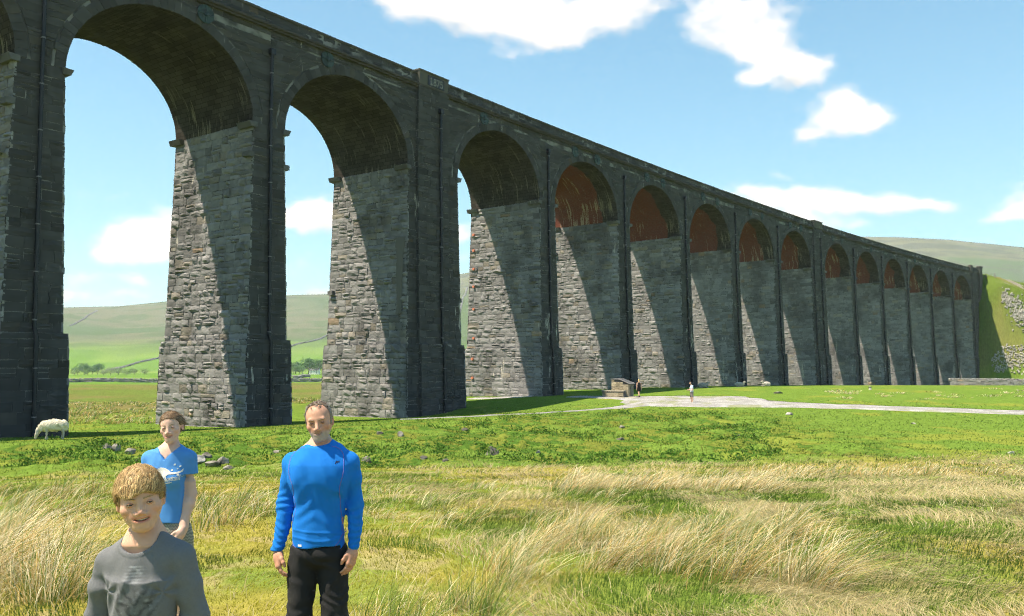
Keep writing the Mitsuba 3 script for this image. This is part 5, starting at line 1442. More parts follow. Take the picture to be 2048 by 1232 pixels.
# ------------------------------------------------------------------ the girl
def girl():
    P = Place(345, 5.75, yaw=-2); k = 1708 / 5.75; zf = P.o[2]
    X = lambda u: (u - 345) / k
    Z = lambda v: (738.3 - v) / k - zf
    A = np.array
    J = dict(chest=A([X(343), .01, Z(935)]), chest_r=(.120, .088, .16), belly=A([X(345), .0, Z(1000)]), belly_r=(.105, .08, .16), hips=A([X(347), .01, Z(1055)]), hips_r=(.145, .10, .12),
             neck=A([X(345), .03, Z(899)]), neck_w=.041, head=A([X(346), .028, Z(870)]), shl=A([X(304), .02, Z(917)]), shr=A([X(382), .02, Z(914)]),
             ell=A([X(294), .03, Z(985)]), elr=A([X(388), .03, Z(985)]), wrl=A([X(296), -.04, Z(1045)]), wrr=A([X(385), -.06, Z(1046)]), arm_r=[.040, .034, .029, .029, .021],
             hipl=A([X(325), .01, Z(1075)]), hipr=A([X(368), .01, Z(1075)]), kneel=A([X(325), 0, .47]), kneer=A([X(368), 0, .47]), anklel=A([X(325), .03, .09]), ankler=A([X(368), .03, .09]), leg_r=[.078, .055, .038])
    H = Head([X(347.5), -.005, Z(853)], rot(8, 2, -7), .90, young=False, female=True, smile=.85, open_=.0034, squint=.0022, thick=.82, short=.93, wide=.002)
    SK = (.60, .40, .325)
    def body(p):
        d = limbs_and_torso(p, J) + .014 * np.clip((Z(905) - p[:, 2]) / .02, 0, 1) * np.clip(np.maximum((p[:, 2] - Z(960)) / .03, (.115 - np.abs(p[:, 0] - X(343))) / .02), 0, 1) * (np.maximum(np.abs(p[:, 0] - X(345)) + (Z(894) - p[:, 2]) * .82 - .062, p[:, 1] - .01) > -.004)
        d = near(d, p, H.c, .22, H.sdf, .012)
        h = smin(hand(p, J['wrr'] + A([-.004, -.006, -.016]), A([-.45, -.35, -1]), A([-.6, -1, .2]), A([-1, .3, 0]), .86, .6), hand(p, J['wrl'] + A([.0, -.006, -.016]), A([.3, -.3, -1]), A([.45, -1, 0]), A([1, .4, 0]), .86, .5), .005)
        return smin(d, h, .01)
    body0 = body
    v, f = skin_of(body, (-.28, -.26, -.02), (.28, .20, Z(815)), .0042)
    q = H.loc(v); nr = np.linalg.norm(q, axis=1) < .2
    c = np.tile(A(SK)[None], (len(v), 1)) * (1 + (meshkit.fbm(v * 40, 3, 8) - .5)[:, None] * .12); c[nr] = H.colour(v[nr], SK, 0, .8)
    key = add('person', P, (v, f), 'skin', color=c, label='smiling girl in a blue T-shirt with a white print, behind the boy', category='person')
    def tee(p):
        d = ell(p, J['chest'], (.128, .095, .17))
        col = (np.linalg.norm((p[:, :2] - [X(346), .002]) / A([.130, .094]), axis=1) - np.interp(p[:, 2], [Z(1045), Z(1000), Z(950), Z(930), Z(905)], [1.06, .96, .98, .95, .6])) * .098
        col = np.maximum(col, np.maximum(p[:, 2] - Z(908), Z(1050) - p[:, 2])); d = smin(d, col, .05)
        for g in (-1, 1): d = smin(d, ell(p, (X(344) + g * .060, -.066, Z(951)), (.058, .046, .050)), .035)
        for g in 'lr':
            d = smin(d, rc(p, J['neck'] + A([0, .01, -.012]), J['sh' + g], .045, .043), .045)
            d = smin(d, rc(p, J['sh' + g], J['sh' + g] + (J['el' + g] - J['sh' + g]) * .42, .045, .050), .03)
        d = d - .003 + fold(p, 7, .006, 3, 1.4, 1, .5) + fold(p, 15, .0022, 6, 1.4, 1, .5)
        side = np.abs(p[:, 0] - X(344)) > .118
        cuff = Z(945)
        d = smax(d, np.where(side & (p[:, 2] < Z(938)), cuff - p[:, 2], Z(1037) + .003 * np.sin(p[:, 0] * 40) - p[:, 2]), .005)
        vx = np.abs(p[:, 0] - X(345)); vn = np.maximum(vx * .85 + (Z(917) - p[:, 2]) * .62, 0) - .0; 
        neck = np.maximum(vx + (Z(894) - p[:, 2]) * .82 - .062, p[:, 1] - .01)
        nk = np.linalg.norm((p - [X(345), .01, Z(885)]) / A([.060, .074, .055]), axis=1) - 1
        return smax(d, -np.minimum(nk * .055, neck), .005)
    v, f = skin_of(tee, (-.28, -.22, Z(1060)), (.26, .2, Z(875)), .0042)
    c = np.tile(A([.075, .25, .60])[None], (len(v), 1)) * (1 + (meshkit.fbm(v * 40, 3, 2) - .5)[:, None] * .10)
    tk = add(f'{key}__t_shirt', P, (v, f), 'cloth', color=c)
    # white print: a wave with dots and the word under it, cut from thin film and laid on the cloth
    def lay_on(m2, z0, up):
        v = np.array(m2.vertices); q = np.stack([v[:, 0], np.full(len(v), -.2), v[:, 1]], -1)
        top_ = v[:, 2] > v[:, 2].mean(); q = drop(tee, q); q[:, 1] -= np.where(top_, .0028, -.001); fc = np.array(m2.faces); return q, fc[(q[fc][:, :, 1] < .03).all(1)]
    def film(poly):
        m = trimesh.creation.extrude_polygon(poly, .002, engine='earcut')
        vv, ff = trimesh.remesh.subdivide_to_size(m.vertices, m.faces, .012); return trimesh.Trimesh(vv, ff, process=False)
    wave = Polygon([(X(a), Z(b)) for a, b in [(330, 940), (335, 932), (342, 929), (350, 930), (356, 933), (362, 937.5), (371, 938), (377, 936), (380.5, 932), (380, 938), (374, 941), (365, 941.5), (358, 942), (353, 946), (348, 953), (344, 958), (350, 958.5), (360, 957.2), (366, 956.2), (366, 957.2), (360, 959), (346, 961), (341, 963), (338, 966), (336, 958), (333, 948)]]).buffer(0)
    add(f'{tk}__print', P, lay_on(film(wave), 0, 0), 'print_white', False)
    for a, b, r in ((366.5, 924, 1.7), (375.5, 927.5, 1.7), (363.5, 934, 1.8), (372, 932, 1.0), (375, 943, 1.9)):
        an = np.linspace(0, 6.283, 11)[:-1]; add(f'{tk}__print', P, lay_on(film(Polygon(np.stack([X(a) + r / k * np.cos(an), Z(b) + r / k * np.sin(an)], -1))), 0, 0), 'print_white', False)
    tm = meshkit.text_mesh('Australia', 8.6 / k, .002, True); tv = np.array(tm.vertices); s = (32 / k) / tv[:, 0].max()
    tv[:, 0] = tv[:, 0] * s + tv[:, 1] * .28; th = -.10; tv = np.stack([tv[:, 0] + X(349), tv[:, 1] + Z(956) - th * 0 + tv[:, 0] * .12, tv[:, 2]], -1)
    tm = trimesh.Trimesh(tv, tm.faces, process=False); add(f'{tk}__lettering', P, lay_on(tm, 0, 0), 'print_white', False, label='white word Australia across the chest', kind='stuff')
    def shorts(p):
        d = ell(p, J['hips'] + A([0, 0, -.01]), (.150, .108, .13))
        for g in 'lr': d = smin(d, rc(p, J['hip' + g], J['hip' + g] + A([0, 0, -.16]), .090, .086), .03)
        d = d - .002 + fold(p, 8, .004, 13)
        return smax(smax(d, p[:, 2] - Z(1030), .004), Z(1118) - p[:, 2], .004)
    v, f = skin_of(shorts, (-.24, -.2, Z(1130)), (.24, .2, Z(1020)), .004)
    a, b = v[:, 0] * 260, v[:, 2] * 330; zig = np.sin(b + 1.6 * np.abs(((a * .5) % 2) - 1) * 2)
    c = np.where((zig > .25)[:, None], [[.33, .32, .26]], np.where((zig < -.45)[:, None], [[.14, .15, .14]], [[.22, .22, .18]]))
    add(f'{key}__shorts', P, (v, f), 'cloth', color=c, label='grey green patterned shorts')
    for g in 'lr':
        b = lambda p, g=g: rc(p, J['ankle' + g] + A([0, .03, -.045]), J['ankle' + g] + A([0, -.16, -.05]), .042, .038)
        v, f = skin_of(b, J['ankle' + g] + A([-.14, -.27, -.12]), J['ankle' + g] + A([.14, .14, .1]), .012); add(f'{key}__shoe', P, (v, f), 'cloth', color=(.3, .3, .32))
    # hair drawn back to a tail
    R = np.random.default_rng(8)
    line = lambda q: ((q[:, 2] > .070 - .9 * np.maximum(q[:, 1] + .055, 0) - .25 * np.abs(q[:, 0])) & (q[:, 1] < .02)) | ((q[:, 1] >= .0) & (q[:, 2] > -.05 - .0 * q[:, 1])) | ((np.abs(q[:, 0]) > .062) & (q[:, 1] > -.03) & (q[:, 2] > .012))
    def cap(p):
        q = H.loc(p); d = H.skull(q) - .0045 + fold(q * [1, .35, .6], 70, .0012, 3)
        return np.where(line(q), d, np.maximum(d, .004)) * H.k
    v2, f2 = skin_of(cap, H.c - .16, H.c + .17, .0042)
    c2 = np.tile(A([.105, .068, .040])[None], (len(v2), 1)) * (1 + (meshkit.fbm(H.loc(v2) * [180, 30, 60], 3, 4) - .5)[:, None] * .8)
    v, f, c = combed(H, R, 4500, None, lambda q: np.stack([q[:, 0] * 4 + np.sign(q[:, 0]) * .12, .8 + 0 * q[:, 0], -.25 - 2 * (q[:, 1])], -1), lambda q: np.full(len(q), .075), .0008, [(.14, .09, .05), (.20, .135, .08), (.10, .065, .038), (.27, .19, .115)], .0065, line, 6, .10, lambda q: ~line(q))
    tail = tube(H.out([(-.012, .10, .0), (-.035, .118, -.04), (-.058, .098, -.085), (-.066, .078, -.125)]), [.020, .024, .018, .008], 9)
    vv, ff = join([(v, f), (v2, f2), tail])
    add(f'{key}__hair', P, (vv, ff), 'hair', color=np.vstack([c, c2, np.tile(A([.10, .065, .038])[None], (len(tail[0]), 1))]))
    HH = H.moved(P)
    eyeballs(key, HH, (.08, -1, 0), (.07, .06, .05), SK, 15, -10); brows(key, HH, (.17, .115, .07), 0, 2, .004, .0022, .0185); teeth(key, HH)
matte('print_white', (.66, .67, .66), .8)
girl()

# ------------------------------------------------------------------ the boy
def boy():
    P = Place(297, 2.8, yaw=-2); k = 610.0; zf = P.o[2]
    X = lambda u: (u - 297) / k
    Z = lambda v: (738.3 - v) / k - zf
    A = np.array
    J = dict(chest=A([X(299), .015, Z(1145)]), chest_r=(.096, .078, .15), belly=A([X(299), .01, Z(1220)]), belly_r=(.086, .073, .15), hips=A([X(299), .015, Z(1295)]), hips_r=(.125, .09, .11),
             neck=A([X(296), .03, Z(1082)]), neck_w=.043, head=A([X(295), .028, Z(1035)]), shl=A([X(230), .02, Z(1118)]), shr=A([X(366), .025, Z(1110)]),
             ell=A([X(203), .035, Z(1230)]), elr=A([X(393), .045, Z(1222)]), wrl=A([X(206), -.03, Z(1340)]), wrr=A([X(392), -.03, Z(1335)]), arm_r=[.042, .037, .030, .030, .022],
             hipl=A([X(262), .01, Z(1315)]), hipr=A([X(336), .01, Z(1315)]), kneel=A([X(262), 0, .40]), kneer=A([X(336), 0, .40]), anklel=A([X(262), .03, .08]), ankler=A([X(336), .03, .08]), leg_r=[.07, .05, .035])
    H = Head([X(293), -.01, Z(996)], rot(24, 0, -8), .90, young=True, smile=.95, open_=.0048, squint=.0022, thick=.96, short=.84, wide=.003)
    SK = (.56, .345, .25)
    def body(p):
        d = limbs_and_torso(p, J) + .016 * np.clip(np.maximum((Z(1080) - p[:, 2]) / .03, (np.abs(p[:, 0] - X(296)) - .052) / .02), 0, 1)
        d = near(d, p, H.c, .22, H.sdf, .014)
        h = smin(hand(p, J['wrl'] + A([0, 0, -.014]), A([.1, -.2, -1]), A([.4, -1, 0]), A([1, .4, 0]), .78, .5), hand(p, J['wrr'] + A([0, 0, -.014]), A([-.1, -.2, -1]), A([-.4, -1, 0]), A([-1, .4, 0]), .78, .5), .005)
        return smin(d, h, .01)
    v, f = skin_of(body, (-.25, -.22, -.02), (.25, .20, Z(905)), .0034)
    q = H.loc(v); nr = np.linalg.norm(q, axis=1) < .2
    c = np.tile(A(SK)[None], (len(v), 1)) * (1 + (meshkit.fbm(v * 40, 3, 8) - .5)[:, None] * .12); c[nr] = H.colour(v[nr], SK, 0, 1.0)
    key = add('person', P, (v, f), 'skin', color=c, label='fair haired boy in a grey printed long sleeved top nearest the camera', category='person')
    def top(p):
        d = ell(p, J['chest'], (.104, .090, .155))
        col = (np.linalg.norm((p[:, :2] - [X(301), .008]) / A([.100, .090]), axis=1) - np.interp(p[:, 2], [Z(1330), Z(1250), Z(1170)], [1.10, 1.03, 1.0])) * .096
        col = np.maximum(col, np.maximum(p[:, 2] - Z(1150), Z(1345) - p[:, 2])); d = smin(d, col, .04)
        for g in 'lr':
            s, e, wv = (J[a + g] for a in ('sh', 'el', 'wr')); m = s + (e - s) * .45
            d = smin(d, rc(p, J['neck'] + A([0, .008, -.018]), s + A([0, 0, .0]), .056, .044), .04)
            t = chain(p, [s, m, e, wv], [.044, .043, .039, .030], .02)
            t = t + np.sin((p[:, 2] + .6 * p[:, 0]) * 70 + fold(p, 6, 5, 21)) * .003 * np.clip((s[2] - p[:, 2]) / .10, 0, 1)
            d = smin(d, t, .005)
        # folds hanging from the shoulders and at the armpits
        ax = J['shl'] + A([.028, -.055, -.075]); bx = J['shr'] + A([-.02, -.05, -.09])
        for o, sg in ((ax, 1), (bx, -1)):
            r = p - o; w_ = np.exp(-(np.linalg.norm(r * [1, .7, .8], axis=1) / .075) ** 2)
            ang = np.arctan2(r[:, 2], r[:, 0] * sg); d = d + np.sin(ang * 5 + sg) * .0030 * w_ * np.clip(np.linalg.norm(r, axis=1) / .03, 0, 1)
        line = (p[:, 0] - X(255)) + (p[:, 2] - Z(1165)) * -.45
        d = d + .010 * np.exp(-((p[:, 0] - X(262) - .35 * (p[:, 2] - Z(1180))) / .020) ** 2) * np.exp(-((p[:, 2] - Z(1185)) / .06) ** 2) * (p[:, 1] < 0)
        d = d - .007 * np.exp(-((p[:, 0] - X(281) - .42 * (p[:, 2] - Z(1160))) / .014) ** 2) * np.exp(-((p[:, 2] - Z(1165)) / .07) ** 2) * (p[:, 1] < 0)
        d = d - .003 + fold(p, 8, .0065, 31, 1.2, 1, .5) + fold(p, 20, .0018, 33, 1.3, 1, .5)
        nk = np.linalg.norm((p - [X(296), -.020, Z(1066)]) / A([.060, .076, .052]), axis=1) - 1
        d = smax(d, -nk * .056, .004)
        ring = np.abs(nk * .056 - .006) - .006                                   # collar band
        d = np.where((nk * .056 < .012), d - .0018, d)
        return smax(d, Z(1338) - p[:, 2], .004)
    v, f = skin_of(top, (-.26, -.2, Z(1350)), (.26, .2, Z(1050)), .0032)
    base = A([.140, .150, .165]); fx, fz = (v[:, 0] - X(299)) * k, (738.3 - (v[:, 2] + zf) * k); front = v[:, 1] < .0
    U = 299 + fx; Vv = fz
    ink = np.zeros(len(v)); pale = np.zeros(len(v))
    n1, n2 = meshkit.fbm(v * 95, 3, 41), meshkit.fbm(v * 45, 3, 43)
    g = lambda a, b, ra, rb: np.exp(-((U - a) / ra) ** 2 - ((Vv - b) / rb) ** 2)
    crest = np.clip(g(304, 1128, 12, 13) * 3, 0, 1) * (Vv > 1114) * (Vv < 1145); pale += crest * (np.sin(Vv * 1.1) * .4 + .35 + (n1 - .5) * 2.0).clip(0, 1) * .55
    beast = np.clip(1.6 * np.exp(-((U - 308) / 38) ** 4 - ((Vv - 1200) / 46) ** 4), 0, 1)
    stripe = np.sin((np.abs(U - 309) * .33 + (Vv - 1180) * .22) + (n2 - .5) * 7)
    ink += beast * np.clip(.35 + stripe * .5 + (n1 - .5) * 1.4, 0, 1) * .55
    for a in (281, 329): ink += g(a, 1178, 8, 6) * .5; pale += g(a + 1, 1177, 4.5, 3.2) * .8
    pale += g(309, 1218, 12, 10) * .5 + beast * np.clip(n1 - .58, 0, 1) * 1.6
    ink += g(309, 1206, 9, 4) * .6
    c = base * (1 + (meshkit.fbm(v * 300, 2, 44) - .5)[:, None] * .25); c = c * (1 - np.clip(ink, 0, .8) * front)[:, None] + A([.27, .29, .32]) * (np.clip(pale, 0, .8) * front)[:, None]
    add(f'{key}__shirt', P, (v, f), 'cloth', color=c, label='dark grey top with a faded animal face and crest')
    def legs(p):
        d = ell(p, J['hips'], (.135, .10, .12))
        for g in 'lr': d = smin(d, chain(p, [J['hip' + g], J['knee' + g], J['ankle' + g]], [.085, .07, .06], .03), .03)
        return smax(d + fold(p, 6, .006, 17), p[:, 2] - Z(1300), .004)
    v, f = skin_of(legs, (-.22, -.2, .0), (.22, .2, Z(1290)), .01); add(f'{key}__trousers', P, (v, f), 'cloth', color=(.05, .055, .07))
    for g in 'lr':
        b = lambda p, g=g: rc(p, J['ankle' + g] + A([0, .03, -.04]), J['ankle' + g] + A([0, -.14, -.045]), .040, .036)
        v, f = skin_of(b, J['ankle' + g] + A([-.14, -.25, -.12]), J['ankle' + g] + A([.14, .14, .1]), .012); add(f'{key}__shoe', P, (v, f), 'cloth', color=(.2, .2, .2))
    # a thick mop of fair hair, fringe swept across
    R = np.random.default_rng(12)
    def line(q):
        fr_ = (q[:, 2] > .030 + .012 * np.sin(q[:, 0] * 45 + .5) - .14 * q[:, 0]) & (q[:, 1] < -.02)
        return fr_ | ((q[:, 1] >= -.034) & (q[:, 2] > .004) & (q[:, 1] < .04)) | ((q[:, 1] >= .025) & (q[:, 2] > .03 - 1.6 * (q[:, 1] - .02))  & (q[:, 2] > -.05)) | ((np.abs(q[:, 0]) > .055) & (q[:, 1] > -.045) & (q[:, 2] > -.004) & (q[:, 1] < .02))
    def thick(q): return .004 + .009 * np.clip((q[:, 2] - .02) / .08, 0, 1)
    def cap(p):
        q = H.loc(p); d = H.skull(q) - thick(q) + fold(q * [1, .5, .5], 55, .004, 3)
        return smax(d, np.where(line(q), -1.0, .01), .003) * H.k * .8
    v2, f2 = skin_of(cap, H.c - .17, H.c + .18, .0034)
    c2 = np.tile(A([.25, .165, .075])[None], (len(v2), 1)) * (1 + (meshkit.fbm(H.loc(v2) * [70, 40, 40], 3, 4) - .5)[:, None] * .9)
    crown = A([.015, .06, .118])
    def flow(q):
        r = q - crown; r = r / (np.linalg.norm(r, axis=1, keepdims=True) + 1e-6)
        sw = np.stack([-.40 + 0 * q[:, 0], -.2 + 0 * q[:, 0], 0 * q[:, 0]], -1) * (q[:, 1] < -.01)[:, None]
        return r * .8 + sw + A([0, 0, -.35])
    ok = lambda q: (q[:, 2] > .035) & line(q) | ((q[:, 1] > .0) & (q[:, 2] > -.03) & line(q))
    cols = [(.44, .30, .13), (.54, .39, .18), (.34, .225, .095), (.26, .165, .07), (.62, .47, .24)]
    v, f, c = combed(H, R, 11000, crown, flow, lambda q: np.where(q[:, 1] < -.01, .046, .055), .00085, cols, .014, ok, 7, .26, lambda q: ~line(q))
    vv, ff = join([(v, f), (v2, f2)])
    add(f'{key}__hair', P, (vv, ff), 'hair', color=np.vstack([c, c2]))
    HH = H.moved(P)
    eyeballs(key, HH, (.30, -1, -.02), (.06, .06, .055), SK, 13, -8); brows(key, HH, (.30, .20, .11), 0, 2, .003, .0022, .0180); teeth(key, HH)
boy()

# ------------------------------------------------------------------ two people by the track
def walker(u, d, h, face, label, hair, top, bottom, sleeve, leg, skirt=False, hands_up=False, walk=0.0):
    """A small full figure, h metres tall, facing 'face' degrees (0 = to the camera)."""
    P = Place(u, d, yaw=face); A = np.array; k = h / 1.75
    S = lambda *a: A(a, float) * k
    ha = (S(-.06, -.30, 1.10), S(.05, -.31, 1.12)) if hands_up else (S(-.25, -.02, .80), S(.25, .03, .80))
    el = (S(-.23, -.06, 1.08), S(.23, -.05, 1.08)) if hands_up else (S(-.24, .05, 1.08), S(.24, .06, 1.08))
    sh = (S(-.175, .02, 1.40), S(.175, .02, 1.40)); st = walk
    hip = (S(-.085, .0, .90), S(.085, .0, .90)); kn = (S(-.09, -.03 - st * .3, .48), S(.09, .03 + st * .2, .48)); an = (S(-.09, .02 - st * .45, .08), S(.09, .04 + st * .6, .10 + .1 * st))
    hc = S(0, -.03 if not hands_up else -.07, 1.625)
    def torso(p): return smin(ell(p, S(0, .01, 1.25), S(.165, .105, .24)), ell(p, S(0, .01, .97), S(.150, .11, .15)), .06 * k)
    def arms(p, r=1.0): return np.minimum(*[chain(p, [sh[i], el[i], ha[i]], [.05 * k * r, .042 * k * r, .030 * k * r], .03) for i in (0, 1)])
    def legs(p, r=1.0): return np.minimum(*[chain(p, [hip[i], kn[i], an[i]], [.085 * k * r, .058 * k * r, .042 * k * r], .03) for i in (0, 1)])
    def body(p):
        d_ = smin(torso(p) + .01, arms(p), .05); d_ = smin(d_, legs(p), .05)
        d_ = smin(d_, rc(p, S(0, .02, 1.42), hc, .055 * k, .05 * k), .03); d_ = smin(d_, ell(p, hc, S(.074, .092, .115)), .03)
        d_ = smin(d_, rc(p, hc + S(0, -.088, .0), hc + S(0, -.105, -.03), .008, .012), .015)
        for i in (0, 1):
            d_ = smin(d_, ell(p, ha[i] + (S(0, -.05, -.01) if hands_up else S(0, -.01, -.06)), S(.030, .055, .03) if hands_up else S(.022, .035, .07)), .02)
            d_ = smin(d_, rc(p, an[i] + S(0, .02, -.03), an[i] + S(0, -.15, -.05), .04 * k, .033 * k), .02)
        return d_
    v, f = skin_of(body, (-.42, -.55, -.02), (.42, .6, 1.80 * k), .014)
    c = np.tile(A([[.56, .36, .27]]), (len(v), 1)); key = add('person', P, (v, f), 'skin', color=c, label=label, category='person')
    def shirt(p):
        d_ = smin(torso(p) - .014, np.minimum(*[rc(p, sh[i], sh[i] + (el[i] - sh[i]) * sleeve, .062 * k, .060 * k) for i in (0, 1)]) if sleeve else torso(p), .04)
        return smax(smax(d_ + fold(p, 7, .006, 2), .93 * k - p[:, 2], .01), p[:, 2] - 1.455 * k, .01)
    v, f = skin_of(shirt, (-.42, -.3, .85 * k), (.42, .3, 1.5 * k), .014); add(f'{key}__top', P, (v, f), 'cloth', color=top)
    def trousers(p):
        d_ = smin(ell(p, S(0, .01, .95), S(.168, .128, .14)), legs(p, 1.22 if not skirt else 1.0), .04)
        if skirt: d_ = smin(d_, rc(p, S(0, .0, .92), S(0, .0, .55), .15 * k, .17 * k), .05)
        return smax(smax(d_, p[:, 2] - .99 * k, .008), leg * k - p[:, 2], .008)
    v, f = skin_of(trousers, (-.35, -.4, leg * k - .05), (.35, .4, 1.02 * k), .014); add(f'{key}__shorts', P, (v, f), 'cloth', color=bottom)
    def mop(p):
        q = p - hc; d_ = ell(p, hc + S(0, .012, .015), S(.083, .098, .118))
        if skirt: d_ = smin(d_, rc(p, hc + S(0, .09, .01), hc + S(0, .11, -.17), .045, .025), .03)
        return smax(d_, -(q[:, 1] + .03 * k + (q[:, 2] - .03 * k) * .75) if False else np.where((q[:, 1] < -.03 * k) & (q[:, 2] < .055 * k), .02, -1), .01)
    v, f = skin_of(mop, hc - .2, hc + .2, .011); add(f'{key}__hair', P, (v, f), 'hair', color=hair)
    for i in (0, 1):
        b = lambda p, i=i: smin(rc(p, an[i] + S(0, .03, -.035), an[i] + S(0, -.15, -.05), .05 * k, .042 * k), rc(p, an[i], an[i] + S(0, 0, .06), .05 * k, .048 * k), .02)
        v, f = skin_of(b, an[i] - .25, an[i] + .2, .014); add(f'{key}__shoe', P, (v, f), 'cloth', color=(.62, .60, .56) if hands_up else (.05, .05, .055))
    return P, key, ha
P, key, ha = walker(1382, 68.0, 1.75, -78, 'dark haired man in a pale blue shirt looking at a phone on the gravel track', (.03, .024, .02), (.42, .55, .70), (.22, .20, .19), .40, .52, hands_up=True)
v, f = box((-.04, -.44, 1.10), (.04, -.34, 1.125)); tag_ = put('phone', (P(v), f), 'cast_iron', label='small dark phone held by the man on the track', category='phone')
walker(1277, 76.0, 1.64, -160, 'blonde woman in a black vest and black shorts walking past the stone cairn', (.55, .42, .22), (.012, .012, .014), (.012, .012, .014), .0, .60, skirt=True, walk=.35)

# ------------------------------------------------------------------ stone cairn with its sloping slate
def cairn():
    p0 = stand(1245, 77.0); key = name('stone_cairn'); note(key, 'square built stone cairn with a sloping slate top and a low stone seat', 'cairn')
    R = np.random.default_rng(90); a = math.radians(-34); M = np.array([[math.cos(a), -math.sin(a), 0], [math.sin(a), math.cos(a), 0], [0, 0, 1]])
    W_ = lambda v: np.asarray(v) @ M.T + p0 + [0, 0, -.08]
    scene['cairn_stone'] = {'type': 'twosided', 'bsdf': {'type': 'principled', 'base_color': VC, 'roughness': .9, 'specular': .15}}
    hl, hr = 1.66, 1.30; x0, x1 = -.88, .80
    topz = lambda x: np.interp(x, [x0, x0 + .75, x1], [hl, hl, hr])
    core = np.array([[x0, -.5, -.2], [x1, -.5, -.2], [x1, .5, -.2], [x0, .5, -.2], [x0, -.5, hl - .02], [x0 + .75, -.5, hl - .02], [x1, -.5, hr - .02], [x0, .5, hl - .02], [x0 + .75, .5, hl - .02], [x1, .5, hr - .02]]) * [.97, .96, 1]
    put(f'{key}__core', (W_(core), np.array([[0, 1, 6], [0, 6, 5], [0, 5, 4], [3, 9, 2], [3, 8, 9], [3, 7, 8], [1, 2, 9], [1, 9, 6], [3, 0, 4], [3, 4, 7], [4, 5, 8], [4, 8, 7], [5, 6, 9], [5, 9, 8]])), 'lime_mortar')
    def face(w0, w1, top, place, st):
        C = coursed(rows(.0, hl, R, .13, .22), lambda z: w0, lambda z: w1, R, .10, .60, .006)
        C = np.array([c for c in C if c[2][1] < min(top(c[0][0]), top(c[1][0])) + .0])
        V, f = stone_blocks(C, R.uniform(.01, .03, len(C)), R.uniform(.01, .04, len(C)), 3, R)
        tone = np.array([.30, .27, .20]) * R.uniform(.7, 1.25, (len(C), 1))
        for X_, c in zip(V, tone):
            x = place(X_[:, 0], X_[:, 1], np.maximum(X_[:, 2], -.02))
            put(f'{key}__stone', (W_(x), f), 'cairn_stone', False, color=np.tile(c[None], (len(x), 1)))
    face(x0, x1, topz, lambda t, z, h: np.stack([t, -.5 - h, z], -1), 0)
    face(-.5, .5, lambda t: hr, lambda t, z, h: np.stack([x1 + h, t, z], -1), 0)
    v = np.array([[x0 - .04, -.56, hl], [x0 + .75, -.56, hl], [x1 + .16, -.56, hr - .05], [x0 - .04, .56, hl], [x0 + .75, .56, hl], [x1 + .16, .56, hr - .05]]); v = np.vstack([v, v + [0, 0, .07]])
    put(f'{key}__slab', (W_(v), np.array([[6, 7, 10], [6, 10, 9], [7, 8, 11], [7, 11, 10], [0, 1, 7], [0, 7, 6], [1, 2, 8], [1, 8, 7], [3, 10, 4], [3, 9, 10], [4, 11, 5], [4, 10, 11], [2, 5, 11], [2, 11, 8], [0, 6, 9], [0, 9, 3], [0, 4, 1], [0, 3, 4], [1, 5, 2], [1, 4, 5]])), 'slate')
    v = np.array([[x0 + .85, -.42, hl + .045], [x1 + .02, -.42, hr + .075], [x1 + .02, .42, hr + .075], [x0 + .85, .42, hl + .045]]); put(f'{key}__plaque', (W_(v + [0, 0, .012]), np.array([[0, 1, 2], [0, 2, 3]])), 'plaque_slate')
    v, f = box((x1 + .03, -.15, .1), (x1 + .07, .18, 1.15)); put(f'{key}__panel', (W_(v), f), 'plaque_slate')
    v, f = box((-1.55, -1.0, -.2), (.55, -.54, .62)); put(f'{key}__seat', (W_(v), f), 'lime_mortar')
    C = coursed(rows(.0, .54, R, .13, .2), lambda z: -1.55, lambda z: .55, R, .10, .60, .006)
    V, f = stone_blocks(C, R.uniform(.01, .03, len(C)), R.uniform(.01, .04, len(C)), 3, R)
    for X_ in V:
        c = np.array([.30, .27, .20]) * R.uniform(.7, 1.25); x = np.stack([X_[:, 0], -1.0 - np.maximum(X_[:, 2], -.02), X_[:, 1]], -1)
        put(f'{key}__stone', (W_(x), f), 'cairn_stone', False, color=np.tile(c[None], (len(x), 1)))
    v, f = box((-1.6, -1.08, .60), (.6, -.5, .70)); put(f'{key}__seat_slab', (W_(v), f), 'cairn_stone', False, color=np.tile([[.30, .28, .23]], (len(v), 1)))
    v, f = box((x1 + .02, -.6, -.1), (x1 + .85, .1, .16)); put(f'{key}__step', (W_(v), f), 'cairn_stone', False, color=np.tile([[.30, .29, .25]], (len(v), 1)))
    v, f = box((-2.4, -1.6, -.2), (2.0, 1.0, .10)); put(f'{key}__plinth', (W_(v), f), 'cairn_stone', False, color=np.tile([[.30, .29, .25]], (len(v), 1)))
matte('plaque_slate', (.09, .095, .10), .4, .5)
cairn()

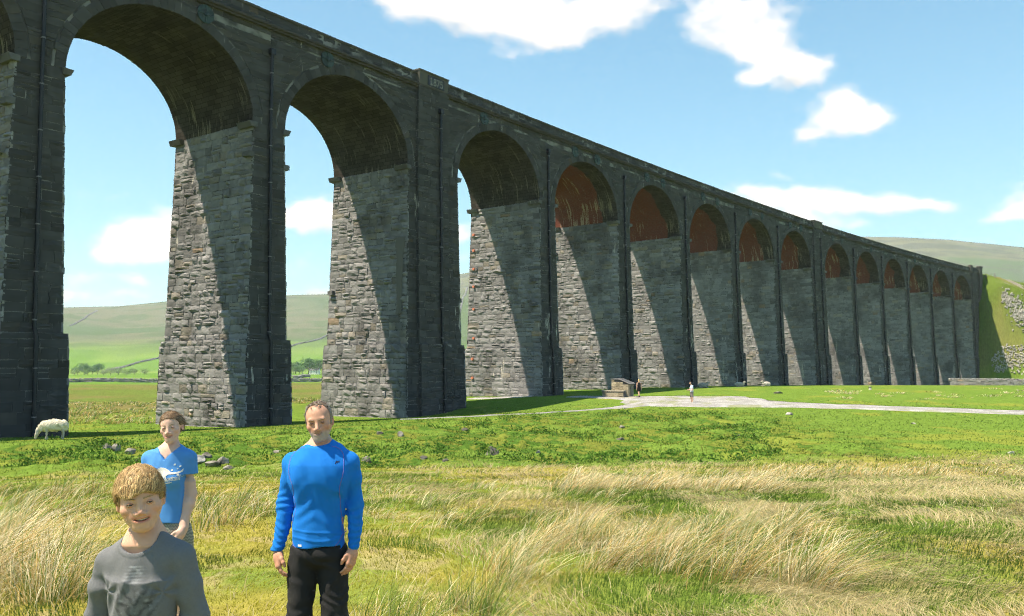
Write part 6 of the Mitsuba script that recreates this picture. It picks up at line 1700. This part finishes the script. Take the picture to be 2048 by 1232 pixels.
# ------------------------------------------------------------------ sheep
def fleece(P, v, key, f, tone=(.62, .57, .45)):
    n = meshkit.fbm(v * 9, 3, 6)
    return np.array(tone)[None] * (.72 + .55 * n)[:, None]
def grazing_sheep():
    P = Place(113, 36.6, yaw=-62, k=.86)                     # local -y is the way it faces
    A = np.array
    leg = {'a': [(-.14, -.30, .52), (-.14, -.27, .30), (-.15, -.33, .04)], 'b': [(.14, -.27, .52), (.14, -.30, .30), (.15, -.26, .04)], 'c': [(-.15, .34, .56), (-.16, .42, .31), (-.15, .36, .04)], 'd': [(.15, .36, .56), (.16, .46, .31), (.15, .44, .04)]}
    head = [(0, -.50, .66), (0, -.66, .46), (0, -.72, .26), (0, -.76, .10)]
    def body(p):
        d = ell(p, (0, .0, .66), (.25, .52, .25)); d = smin(d, ell(p, (0, -.28, .64), (.19, .22, .24)), .1)
        d = smin(d, chain(p, [A(a) for a in head], [.15, .115, .085, .055], .04), .08)
        for g in (-1, 1): d = smin(d, ell(p, (g * .115, -.665, .335), (.065, .022, .03)), .02)
        for L in leg.values(): d = smin(d, chain(p, [A(a) for a in L], [.075, .042, .032], .03), .05); d = smin(d, rc(p, A(L[2]), A(L[2]) + [0, -.04, -.015], .034, .028), .02)
        return d
    v, f = skin_of(body, (-.4, -.95, -.02), (.4, .7, 1.0), .02)
    key = add('sheep', P, (v, f), 'cloth', color=np.tile(A([[.42, .40, .36]]), (len(v), 1)), label='shaggy cream sheep grazing at the foot of the left pier', category='sheep')
    def wool(p):
        d = ell(p, (0, .06, .69), (.31, .58, .30)); d = smin(d, ell(p, (0, -.36, .66), (.22, .24, .25)), .12); d = smin(d, rc(p, (0, -.48, .66), (0, -.62, .50), .17, .13), .08)
        d = smin(d, ell(p, (0, .52, .66), (.24, .16, .26)), .08)
        return d + fold(p, 6, .040, 5, 1, 1, .6) + fold(p, 16, .020, 8) + fold(p, 34, .008, 9)
    v, f = skin_of(wool, (-.5, -1.0, .2), (.5, .85, 1.12), .017)
    add(f'{key}__fleece', P, (v, f), 'cloth', color=fleece(P, v, key, f))
grazing_sheep()
def lying_sheep(u, d, yaw, label, tone):
    P = Place(u, d, yaw=yaw); A = np.array
    def body(p):
        d_ = ell(p, (0, 0, .26), (.26, .50, .27)); d_ = smin(d_, rc(p, (0, -.40, .40), (0, -.55, .62), .13, .09), .08); d_ = smin(d_, rc(p, (0, -.56, .64), (0, -.74, .54), .085, .05), .04)
        for g in (-1, 1):
            d_ = smin(d_, ell(p, (g * .11, -.56, .68), (.06, .03, .02)), .02); d_ = smin(d_, rc(p, (g * .18, -.35, .08), (g * .14, -.62, .05), .06, .035), .03); d_ = smin(d_, rc(p, (g * .24, .30, .10), (g * .22, .02, .05), .09, .04), .04)
        return d_
    v, f = skin_of(body, (-.45, -.9, -.02), (.45, .65, .85), .025); key = add('sheep', P, (v, f), 'cloth', color=np.tile(A([[.35, .33, .30]]), (len(v), 1)), label=label, category='sheep', group='sheep resting under the viaduct')
    wool = lambda p: smin(ell(p, (0, .04, .28), (.31, .56, .30)), rc(p, (0, -.42, .36), (0, -.50, .52), .17, .13), .08) + fold(p, 6, .03, 5) + fold(p, 16, .015, 8)
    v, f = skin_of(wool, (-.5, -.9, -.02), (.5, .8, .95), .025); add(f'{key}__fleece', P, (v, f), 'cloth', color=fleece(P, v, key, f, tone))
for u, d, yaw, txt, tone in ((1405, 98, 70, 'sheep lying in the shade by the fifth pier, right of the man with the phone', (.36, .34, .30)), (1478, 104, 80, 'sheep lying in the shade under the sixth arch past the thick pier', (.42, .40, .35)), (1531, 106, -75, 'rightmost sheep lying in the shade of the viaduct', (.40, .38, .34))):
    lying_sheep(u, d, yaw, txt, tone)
print('total entries', len(scene))
